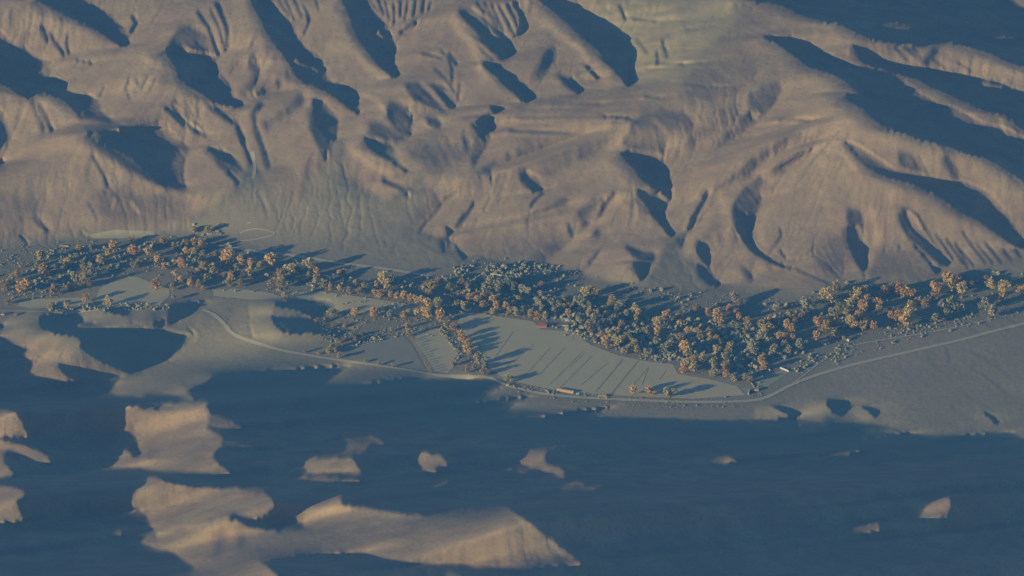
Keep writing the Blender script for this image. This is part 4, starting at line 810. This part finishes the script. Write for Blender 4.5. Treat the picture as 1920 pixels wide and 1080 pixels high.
C8 = (1200, 540, 6.), [(200,400,115,'o'),(300,320,105,'o'),(200,510,95,'o'),(430,330,85,'y'),(450,420,95,'o'),(70,490,85,'y'),(610,420,45,'y'),(530,480,75,'o'),(550,550,65,'o'),(640,500,95,'o'),(670,560,85,'y'),(640,240,80,'p'),(770,280,75,'o'),(870,300,115,'o'),(900,360,110,'o'),(850,360,85,'o'),(920,420,80,'s'),(1000,240,75,'o'),(1070,280,85,'o'),(1110,340,85,'o'),(1200,370,85,'o'),(1210,430,95,'y'),(1180,510,55,'y'),(1100,430,80,'s'),(1030,420,70,'g'),(790,510,85,'o'),(860,580,85,'o'),(780,560,75,'o'),(930,520,55,'y'),(860,690,85,'o'),(900,620,75,'y'),(1000,680,90,'y'),(460,570,85,'p'),(380,560,80,'s'),(340,640,95,'s'),(260,700,90,'g'),(180,620,90,'s'),(80,740,90,'s'),(500,680,140,'o'),(530,740,100,'y'),(600,820,90,'y'),(700,800,110,'o'),(500,910,100,'o'),(590,930,100,'o'),(830,880,110,'g'),(830,960,100,'g'),(850,820,70,'s'),(960,880,100,'o'),(960,960,90,'o'),(960,790,85,'y'),(1370,430,100,'y'),(1450,390,100,'o'),(1530,390,80,'s'),(1440,480,110,'y'),(1650,450,110,'o'),(1700,500,100,'o'),(1610,560,100,'o'),(1710,570,80,'o'),(1560,550,75,'o'),(1460,620,110,'y'),(1500,700,110,'g'),(1370,540,105,'s'),(1260,700,115,'s'),(1280,640,85,'s'),(1620,640,80,'y'),(1660,700,90,'s'),(1790,660,105,'s'),(1690,320,100,'y'),(1800,320,80,'p'),(1740,370,65,'p'),(1540,230,85,'s'),(1360,820,80,'o'),(1400,880,95,'o'),(1390,780,70,'y'),(1060,130,110,'s'),(1120,160,85,'s'),(1060,1010,85,'s'),(1170,1000,80,'s'),(1230,1040,60,'p'),(1150,840,55,'p'),(1220,800,55,'p')]
C9 = (1480, 500, 4.364), [(300,250,100,'o'),(330,290,85,'o'),(390,180,75,'y'),(490,240,65,'y'),(560,210,85,'y'),(610,200,75,'o'),(560,270,100,'o'),(620,280,85,'o'),(500,310,90,'o'),(600,340,85,'o'),(400,330,70,'g'),(350,390,75,'s'),(470,380,65,'o'),(720,310,90,'o'),(740,360,70,'o'),(780,210,85,'o'),(830,190,65,'o'),(900,190,85,'o'),(950,220,75,'o'),(1000,230,75,'o'),(1200,190,100,'o'),(1290,110,90,'o'),(1370,110,75,'o'),(1320,180,85,'o'),(1410,190,90,'o'),(1180,250,65,'p'),(1000,310,65,'y'),(1060,290,65,'y'),(1110,310,65,'o'),(1490,150,55,'o'),(1620,110,55,'p'),(1650,160,75,'o'),(1750,180,105,'o'),(1740,260,75,'o'),(1890,190,75,'o'),(240,480,85,'o'),(300,510,80,'y'),(350,450,85,'o'),(430,460,85,'o'),(490,470,85,'o'),(370,550,75,'y'),(220,580,65,'o'),(560,430,85,'o'),(630,440,75,'o'),(680,480,75,'o'),(600,480,80,'y'),(530,490,65,'o'),(900,400,90,'o'),(970,410,100,'o'),(950,460,85,'o'),(830,410,65,'o'),(820,350,45,'y'),(1330,320,95,'s'),(1250,330,85,'s'),(1380,330,75,'s'),(1300,390,65,'s'),(1200,430,75,'s'),(1590,310,85,'s'),(1660,380,85,'s'),(450,590,36,'o'),(150,340,90,'s'),(120,300,75,'s')]
CF = (0, 0, 1.), [(1187,734,15,'o'),(1218,734,15,'o'),(1256,737,19,'g')]
TREES = []
for (ox, oy, k), lst in (C4, C5, C6, C6b, C6c, C7, C8, C9, CF):
    for (x, y, w, c) in lst: TREES.append((ox+x/k, oy+y/k, w/k, c))
# where each tree stands, in words; first match wins
PLACES = [((0,400,60,600), 'at the far left end of the oasis', 'far left edge'), ((60,440,150,500), 'at the upper left of the oasis', 'upper left'), ((60,500,130,560), 'just above the narrow green meadow', 'left'),
          ((130,495,190,562), 'left of the pale green meadow', 'meadow'), ((130,400,235,495), 'left of the pale green meadow by the hill', 'left'), ((235,400,335,500), 'behind the pale green meadow', 'meadow'),
          ((60,562,330,620), 'along the front edge of the meadows', 'meadow'), ((190,500,335,562), 'at the back rim of the pale green meadow', 'meadow'),
          ((335,400,400,446), 'by the small settlement', 'settlement'), ((335,446,400,482), 'just below the small settlement', 'settlement'), ((335,482,400,560), 'right of the pale green meadow', 'meadow'),
          ((400,460,470,510), 'at the left end of the long pale track', 'track'), ((400,510,470,570), 'in front of the left end of the long pale track', 'track'), ((470,440,535,512), 'under the long pale track', 'track'), ((470,512,550,580), 'above the pale mound', 'mound'),
          ((535,440,640,530), 'under the middle of the long pale track', 'track'), ((535,530,640,580), 'at the left corner of the curved green field', 'curved field'), ((640,500,700,540), 'behind the left end of the orange hedge', 'hedge'),
          ((700,540,812,577), 'in the orange hedge row', 'hedge'), ((640,540,700,557), 'in the orange hedge row', 'hedge'), ((700,500,812,540), 'behind the orange hedge row', 'hedge'),
          ((640,577,760,606), 'along the front of the curved green field', 'curved field'), ((640,557,700,577), 'along the front of the curved green field', 'curved field'), ((760,577,812,606), 'at the barred field corner', 'barred field'),
          ((812,585,850,640), 'high in the diagonal row of the large field', 'diagonal row'), ((850,600,905,700), 'low in the diagonal row of the large field', 'diagonal row'), ((905,690,985,725), 'at the left corner of the large field', 'large field'),
          ((560,600,700,680), 'on the bushy bank beside the bare grey plot', 'bare plot'), ((660,600,905,720), 'around the barred field and the road', 'road'), ((560,590,660,660), 'on the bushy bank beside the bare grey plot', 'bare plot'),
          ((812,500,880,585), 'behind the top corner of the large field', 'large field'), ((880,500,935,560), 'under the pale earth bank', 'earth bank'), ((935,500,1000,560), 'right of the pale earth bank', 'earth bank'),
          ((880,560,960,600), 'along the upper edge of the large field', 'large field'), ((960,560,1030,605), 'behind the red-roofed shed', 'red-roofed shed'), ((1030,560,1080,600), 'behind the white-walled houses', 'white houses'), ((1000,500,1080,560), 'far behind the red-roofed shed', 'red-roofed shed'),
          ((1080,500,1140,570), 'by the foot of the centre hills', 'centre hills'), ((1080,570,1140,620), 'right of the white-walled houses', 'white houses'), ((1080,620,1160,670), 'on the upper right edge of the large field', 'large field'),
          ((1140,540,1215,600), 'under the V-shaped gully mouth', 'gully mouth'), ((1140,600,1215,640), 'in the thick grove above the large field', 'grove'), ((1140,640,1230,680), 'on the rim of the large field', 'large field'),
          ((1215,580,1265,615), 'at the top left of the dense central grove', 'central grove'), ((1215,615,1265,660), 'at the lower left of the dense central grove', 'central grove'), ((1215,660,1275,700), 'at the blunt corner of the large field', 'large field'),
          ((1265,570,1335,620), 'at the top of the dense central grove', 'central grove'), ((1265,620,1335,660), 'in the heart of the dense central grove', 'central grove'), ((1265,660,1335,715), 'on the near end of the dense central grove', 'central grove'),
          ((1335,560,1405,620), 'at the top right of the dense central grove', 'central grove'), ((1335,620,1405,670), 'beside the dark gap in the central grove', 'central grove'), ((1335,670,1405,720), 'at the bottom right of the dense central grove', 'central grove'),
          ((1405,560,1460,615), 'high in the clump right of the dark gap', 'round clump'), ((1405,615,1460,665), 'low in the clump right of the dark gap', 'round clump'), ((1405,665,1460,720), 'behind the small tan field', 'tan field'),
          ((1460,560,1520,610), 'in the upper right part of the round clump', 'round clump'), ((1460,610,1520,700), 'on the lower right of the round clump', 'round clump'),
          ((1500,530,1590,565), 'at the upper left of the right-hand grove', 'right grove'), ((1500,565,1590,600), 'in the middle left of the right-hand grove', 'right grove'), ((1500,600,1570,650), 'at the lower left of the right-hand grove', 'right grove'), ((1570,595,1650,650), 'near the bright tin hut', 'tin hut'),
          ((1590,530,1660,572), 'at the top of the right-hand grove', 'right grove'), ((1590,572,1660,600), 'in the middle of the right-hand grove', 'right grove'), ((1660,530,1730,560), 'along the back of the right-hand grove', 'right grove'), ((1660,560,1730,625), 'at the front right of the right-hand grove', 'right grove'),
          ((1730,500,1830,555), 'in the far clump toward the right edge', 'far clump'), ((1730,555,1830,620), 'in front of the far clump toward the right edge', 'far clump'), ((1830,500,1925,620), 'at the far right end of the oasis', 'right end'),
          ((1170,700,1300,760), 'standing alone in the lower large field', 'lone trees'), ((0,0,2000,1100), 'in the oasis belt', 'oasis')]
NTH = ['first', 'second', 'third', 'fourth', 'fifth', 'sixth', 'seventh', 'eighth', 'ninth', 'tenth', 'eleventh', 'twelfth', 'thirteenth', 'fourteenth', 'fifteenth', 'sixteenth', 'seventeenth', 'eighteenth']
buckets = {}
for t in TREES:
    for k, (r, words, grp) in enumerate(PLACES):
        if r[0] <= t[0] < r[2] and r[1] <= t[1] < r[3]: break
    buckets.setdefault((k, t[3]), []).append(t)
for (k, c), lst in buckets.items():
    lst.sort(); words = PLACES[k][1]
    for i, (x, y, w, col_) in enumerate(lst):
        tallt = col_ == 't'; cc_ = 'y' if tallt else col_
        nm, desc, cat = ('poplar_tree', 'tall narrow yellow poplar', 'tree') if tallt else KIND[cc_]
        size = 'broad' if w > 17.5 else ('small' if w < 10.5 else 'rounded')
        if tallt: size = ''
        if len(lst) == 1: words_ = (size+' '+desc+' '+words).strip()
        else: words_ = NTH[min(i, 17)]+' '+desc+' from left '+words
        hgt = 14.5*(.75+.25*w/15); X, Y, z = ground(x, y+(w*.42 if not tallt else 11))
        root = empty(nm, (float(X), float(Y), float(z)-.2), rnd.uniform(0, 6.28))
        me = rnd.choice(TALL['y'] if tallt else CROWNS[cc_])
        s = (w/7.5 if tallt else w/10.6); root.scale = (s*rnd.uniform(.85, 1.15), s*rnd.uniform(.85, 1.15), s*(1.0 if tallt else rnd.uniform(.85, 1.2)))
        cr = bpy.data.objects.new('crown', me); C.objects.link(cr); cr.parent = root
        tk = bpy.data.objects.new('trunk', rnd.choice(TRUNKS)); C.objects.link(tk); tk.parent = root
        if tallt: tk.scale = (.6, .6, 1.4)
        tag(root, words_, cat, ('willows' if cc_ in 'gs' else 'autumn cottonwoods')+' of the valley oasis')
# thin young poplars along the barred field, each throwing a long shadow
for i in range(15):
    t = i/14; x = 772+36*t+rnd.uniform(-1.5, 1.5); y = 634+62*t+rnd.uniform(-1, 1); X, Y, z = ground(x, y+4)
    root = empty('poplar_tree', (float(X), float(Y), float(z)-.2), rnd.uniform(0, 6)); s = rnd.uniform(.36, .5); root.scale = (s*1.15, s*1.15, s)
    cr = bpy.data.objects.new('crown', TALL['y'][i % 2]); C.objects.link(cr); cr.parent = root
    tk = bpy.data.objects.new('trunk', TRUNKS[i % 4]); C.objects.link(tk); tk.parent = root; tk.scale = (.6, .6, 1.4)
    tag(root, ('nearest' if i == 14 else 'farthest' if i == 0 else NTH[i-1] if i < 13 else 'second nearest')+(' ' if i in (0, 13, 14) else ' after the farthest ')+'thin young poplar in the row beside the barred field', 'tree', 'young poplars in a row')

# ------------------------------------------------------------ scrub: uncounted grey bushes, one object
def scrub_mesh():
    rs = np.random.RandomState(3); V = []; F = []
    zones = [(SCRUB[0], 3800, 1.4), (SCRUB[0], 1300, 3.0), (SCRUB[1], 800, 1.1), (SCRUB[2], 900, 1.5),
             ([(960,560),(1100,560),(1230,600),(1420,600),(1500,590),(1520,650),(1420,700),(1270,680),(1120,645),(1030,610)], 1900, 4.0),
             ([(850,500),(960,490),(1050,500),(1060,560),(960,590),(860,575)], 800, 3.0), ([(60,470),(330,450),(470,490),(640,520),(820,540),(800,565),(600,540),(300,510),(60,555)], 1100, 2.8),
             ([(1640,620),(1750,600),(1900,560),(1920,590),(1700,640),(1500,700),(1480,690)], 600, 2.0), ([(90,568),(220,568),(330,572),(330,582),(90,584)], 160, 3.0), ([(650,640),(760,618),(765,628),(660,652)], 90, 2.2), ([(828,612),(868,664),(862,672),(822,618)], 120, 2.0), ([(862,668),(840,702),(832,700),(856,664)], 60, 2.0), ([(940,716),(1040,733),(1140,741),(1140,748),(1040,742),(940,724)], 260, 1.8)]
    for poly, n, s0 in zones:
        P = np.array(poly, float); xs_ = rs.uniform(P[:, 0].min(), P[:, 0].max(), n*4); ys_ = rs.uniform(P[:, 1].min(), P[:, 1].max(), n*4)
        k = pmask(poly, xs_, ys_) & (vnoise(xs_*1.0, ys_*1.6, 26, 9)+.6*vnoise(xs_, ys_*1.6, 9, 8) > rs.uniform(-.7, .5, len(xs_))); xs_, ys_ = xs_[k][:n], ys_[k][:n]; X, Y, z = ground(xs_, ys_)
        for x, y, h in zip(X, Y, z):
            s = s0*rs.choice((.45, .7, .9, 1.5), p=(.35, .35, .2, .1))*rs.uniform(.8, 1.2); m_ = 5; i = len(V); a0 = rs.uniform(0, 6.28)
            for j, (rr_, zz) in enumerate(((.75, -.1), (1., .55), (.5, 1.15))):
                for q in range(m_):
                    a = a0+6.2832*q/m_+j*.6; r = rr_*s*rs.uniform(.75, 1.2); V.append((x+math.cos(a)*r, y+math.sin(a)*r, h+zz*s*rs.uniform(.8, 1.15)))
            for j in range(2):
                for q in range(m_): F.append((i+j*m_+q, i+j*m_+(q+1) % m_, i+(j+1)*m_+(q+1) % m_, i+(j+1)*m_+q))
            F.append(tuple(i+2*m_+q for q in range(m_)))
    return V, F
V_, F_ = scrub_mesh()
tag(make_mesh('scrub', V_, F_, mat('scrub_leaves', (.35, .34, .245), noise=(.42, .385, .28), scale=.07)), 'low grey desert bushes scattered along the valley floor', 'shrubs', kind='stuff')

# ------------------------------------------------------------ buildings and walls
wall_clay = mat('earth_plaster', (.46, .33, .22), noise=(.38, .28, .2), scale=.6); wall_white = mat('white_plaster', (.82, .80, .74), noise=(.74, .70, .64), scale=.5)
roof_red = mat('red_tin', (.46, .12, .13), rough=.6, noise=(.38, .11, .12), scale=.4); roof_tin = mat('pale_tin', (.78, .77, .74), rough=.35, spec=.5); roof_clay = mat('earth_roof_finish', (.40, .33, .26), noise=(.34, .28, .22), scale=.5)
straw = mat('straw', (.62, .42, .25), noise=(.52, .35, .21), scale=.5); dark_m = mat('dark_opening', (.03, .035, .04), rough=.4, spec=.5); wood_m = mat('weathered_wood', (.22, .16, .11)); water_m = mat('pond_water', (.03, .05, .07), rough=.08, spec=.5); blue_m = mat('blue_tin', (.35, .45, .62), rough=.45)
def box(V, F, x0, x1, y0, y1, z0, z1):
    i = len(V); V += [(x0, y0, z0), (x1, y0, z0), (x1, y1, z0), (x0, y1, z0), (x0, y0, z1), (x1, y0, z1), (x1, y1, z1), (x0, y1, z1)]
    F += [(i, i+3, i+2, i+1), (i+4, i+5, i+6, i+7), (i, i+1, i+5, i+4), (i+1, i+2, i+6, i+5), (i+2, i+3, i+7, i+6), (i+3, i, i+4, i+7)]
def part(name, m, parent, boxes=(), extra=None):
    V, F = [], []
    for b_ in boxes: box(V, F, *b_)
    if extra: extra(V, F)
    return make_mesh(name, V, F, m, parent)
def house(x, y, L_, W_, H_, label, wm, rm, gable=False, name='farm_house', cat='house', rot=0., windows=2, group=None):
    X, Y, z = [float(a) for a in ground(x, y)]; r = empty(name, (X, Y, z-.15), rot); tag(r, label, cat, group)
    part('wall', wm, r, [(-L_/2, L_/2, -W_/2, W_/2, -1.0, H_)])
    if gable:
        def g(V, F):
            i = len(V); e = .5; p = H_+W_*.30
            V.extend([(-L_/2-e, -W_/2-e, H_-.1), (L_/2+e, -W_/2-e, H_-.1), (L_/2+e, W_/2+e, H_-.1), (-L_/2-e, W_/2+e, H_-.1), (-L_/2-e, 0, p), (L_/2+e, 0, p)])
            F.extend([(i, i+1, i+5, i+4), (i+2, i+3, i+4, i+5), (i, i+4, i+3), (i+1, i+2, i+5), (i, i+3, i+2, i+1)])
        part('roof', rm, r, extra=g)
    else: part('roof', rm, r, [(-L_/2-.35, L_/2+.35, -W_/2-.35, W_/2+.35, H_+.003, H_+.35)])
    dr = part('door', wood_m, r, [(-.5, .5, -W_/2-.08, -W_/2+.1, 0, 2.0)]); part('handle', dark_m, dr, [(.3, .38, -W_/2-.13, -W_/2-.083, .9, 1.05)])
    for k in range(windows):
        xx = (-1)**k*L_*(.28+.0*k); f = part('window', wood_m, r, [(xx-.6, xx+.6, -W_/2-.06, -W_/2+.1, .9, 2.0)]); part('pane', dark_m, f, [(xx-.48, xx+.48, -W_/2-.075, -W_/2-.063, 1.0, 1.9)])
    part('window', wood_m, r, [(-L_/2-.06, -L_/2+.1, -.6, .6, .9, 1.9)])
    return r
house(1017, 612, 16, 10, 3.6, 'red-roofed shed at the edge of the large pale green field', wall_clay, roof_red, True, 'barn', 'barn', rot=R(-4))
house(1064, 601, 10, 6, 3.6, 'white house with a bright roof among the trees', wall_white, roof_tin, False)
house(1060, 611, 11, 4, 2.8, 'long low white house just in front of the bright-roofed one', wall_white, roof_clay, False)
house(393, 438.5, 9, 6, 3.6, 'pale house at the left of the settlement cluster', wall_white, roof_clay, False, rot=R(15))
house(400, 437, 6, 5, 3.0, 'brown house in the middle of the settlement cluster', wall_clay, roof_clay, False, rot=R(-10))
house(407, 436, 6, 5, 3.4, 'white house at the right of the settlement cluster', wall_white, roof_tin, False, rot=R(20))
house(380, 441.5, 4, 4, 2.6, 'tiny grey hut left of the settlement cluster', wall_clay, roof_tin, False, 'hut', 'hut', windows=1)
house(413, 439, 5, 4, 2.6, 'low brown hut at the right end of the settlement', wall_clay, roof_clay, False, 'hut', 'hut', windows=1)
house(363, 421.5, 4, 3.5, 2.8, 'lone white hut above the settlement beside the rising track', wall_white, roof_tin, False, 'hut', 'hut', windows=1)
house(465, 474, 3.5, 3, 2.5, 'small white hut under the long pale track', wall_white, roof_tin, False, 'hut', 'hut', windows=1)
house(1591, 638, 6.5, 5, 3.8, 'bright tin hut catching the sun on the open plain', wall_white, roof_tin, True, 'hut', 'hut', rot=R(60), windows=1)
house(1546, 647, 5, 4, 3.0, 'blue-grey shed in the tree shade left of the bright tin hut', blue_m, roof_tin, False, 'shed', 'shed', windows=1)
house(1553, 645, 3.5, 3, 2.8, 'smaller pale shed beside the blue-grey shed', wall_white, blue_m, False, 'shed', 'shed', windows=1)
house(1419, 732, 7, 6, 4.2, 'tan brown hut between the pond and the small tan field', straw, roof_clay, False, 'hut', 'hut', rot=R(-10), windows=1)
house(952, 723.5, 4.5, 3.5, 3.0, 'white hut at the left corner of the large field by the road', wall_white, roof_tin, False, 'hut', 'hut', windows=1)
house(762, 549, 4, 3, 2.6, 'tiny white hut in the shade behind the orange hedge', wall_white, roof_tin, False, 'hut', 'hut', windows=1)
house(5, 590, 6, 4, 3, 'grey hut at the left edge of the picture beside the track', wall_white, roof_clay, False, 'hut', 'hut', windows=1)
house(29, 591, 5, 5, 3.6, 'brown hut right of the grey hut at the left edge', wall_clay, roof_clay, False, 'hut', 'hut', windows=1)
def stack(a, b_, w, h, name, label, m):            # a long straw stack with a rounded back
    P = np.array([a, b_], float); P = np.array([P[0]+(P[1]-P[0])*t for t in np.linspace(0, 1, 9)]); X, Y, z = ground(P[:, 0], P[:, 1]); G = np.column_stack([X, Y, z])
    o = G[0].copy(); r = empty(name, tuple(o)); tag(r, label, 'straw stack')
    d = (G[-1]-G[0])[:2]; d /= np.linalg.norm(d); nn = np.array([-d[1], d[0]]); rs = np.random.RandomState(2)
    prof = [(-.5, -.5), (-.52, .45), (-.36, .85), (0, 1.), (.36, .85), (.52, .45), (.5, -.5)]
    V, F = [], []
    for g in G:
        for (u, hh) in prof: V.append((g[0]+nn[0]*u*w-o[0], g[1]+nn[1]*u*w-o[1], g[2]+hh*h*rs.uniform(.9, 1.08)-o[2]))
    k = len(prof)
    for i in range(len(G)-1):
        for j in range(k-1): F.append((i*k+j, i*k+j+1, (i+1)*k+j+1, (i+1)*k+j))
    F += [tuple(range(k)), tuple(range((len(G)-1)*k+k-1, (len(G)-1)*k-1, -1))]
    make_mesh('straw_body', V, F, m, r)
    return r
stack((1045, 731), (1076, 737), 6, 4.5, 'straw_stack', 'long orange straw stack beside the road at the front of the large field', straw)
stack((1121, 743), (1137, 743), 5, 4, 'straw_stack', 'short tan straw stack at the end of the dark straight ditch', mat('tan_straw', (.52, .34, .19), noise=(.42, .3, .18), scale=.5))
house(1083, 739, 5, 3, 2.0, 'low white trailer hut at the right end of the long straw stack', wall_white, roof_tin, False, 'hut', 'hut', windows=1)
def wall_line(pts, w, h, name, label, m, cat='wall'):
    P = dense(smooth_line(pts, 3), 3.); X, Y, z = ground(P[:, 0], P[:, 1]); G = np.column_stack([X, Y, z]); T = np.gradient(G[:, :2], axis=0); T /= np.linalg.norm(T, axis=1, keepdims=True)+1e-9
    V, F = [], []; rs = np.random.RandomState(4)
    for g, t in zip(G, T):
        n_ = np.array([-t[1], t[0]]); hh = h*rs.uniform(.9, 1.1)
        for u, q in ((-.5, -1), (-.42, hh), (.42, hh), (.5, -1)): V.append((g[0]+n_[0]*u*w, g[1]+n_[1]*u*w, g[2]+q))
    for i in range(len(G)-1):
        for j in range(3): F.append((i*4+j, i*4+j+1, (i+1)*4+j+1, (i+1)*4+j))
    F += [(0, 1, 2, 3), tuple(len(V)-1-q for q in range(4))]
    o = make_mesh(name, V, F, m); tag(o, label, cat); return o
wall_line([(1463, 690.5), (1479, 697)], 1.6, 2.6, 'garden_wall', 'bright white wall at the top right corner of the small tan field', wall_white)
wall_line([(1407, 715), (1415, 728)], 1.4, 2.0, 'garden_wall', 'pale slanting wall between the grove and the tan brown hut', wall_clay)
wall_line([(1405, 731), (1403, 740)], 2.0, 2.2, 'garden_wall', 'short pale wall on the left bank of the dark pond', wall_white)
wall_line([(1441, 692), (1444, 695.5)], 1.4, 2.0, 'garden_wall', 'stub of white wall behind the small tan field', wall_white)
wall_line([(920, 514), (930, 515.5), (940, 517), (952, 518)], 3.0, 2.2, 'earth_bank', 'bright pale earth bank behind the grey-green willows', mat('pale_bank', (.62, .55, .42)), 'earth bank')
wall_line([(112, 462), (120, 461.2), (129, 462.5)], 2.4, 1.8, 'earth_bank', 'pale curved earth bank at the upper left of the oasis', mat('dusty_bank', (.5, .43, .33)), 'earth bank')
strip('pond', [(1406, 736.5), (1412, 735), (1418, 736)], 8, water_m, .5, label='small dark pond beside the tan brown hut')

# ------------------------------------------------------------ the air between the aircraft and the valley
def haze_box():
    lo = (-9500, -10800, float(V2[:, 2].min())-6); hi = (9500, 9500, 6060)
    v = [(x, y, z) for x in (lo[0], hi[0]) for y in (lo[1], hi[1]) for z in (lo[2], hi[2])]
    f = [(0, 1, 3, 2), (4, 6, 7, 5), (0, 4, 5, 1), (2, 3, 7, 6), (0, 2, 6, 4), (1, 5, 7, 3)]
    m = bpy.data.materials.new('haze'); m.use_nodes = True; n = m.node_tree.nodes; n.remove(n['Principled BSDF'])
    pv = n.new('ShaderNodeVolumePrincipled'); pv.inputs['Color'].default_value = (*HAZE_COL, 1); pv.inputs['Density'].default_value = HAZE_D
    pv.inputs['Anisotropy'].default_value = 0.0
    m.node_tree.links.new(pv.outputs[0], n['Material Output'].inputs['Volume'])
    o = make_mesh('haze', v, f, m); tag(o, kind='stuff'); return o
HAZE_COL = (.05, .31, 1.0); HAZE_D = 2.8e-5
haze_box()
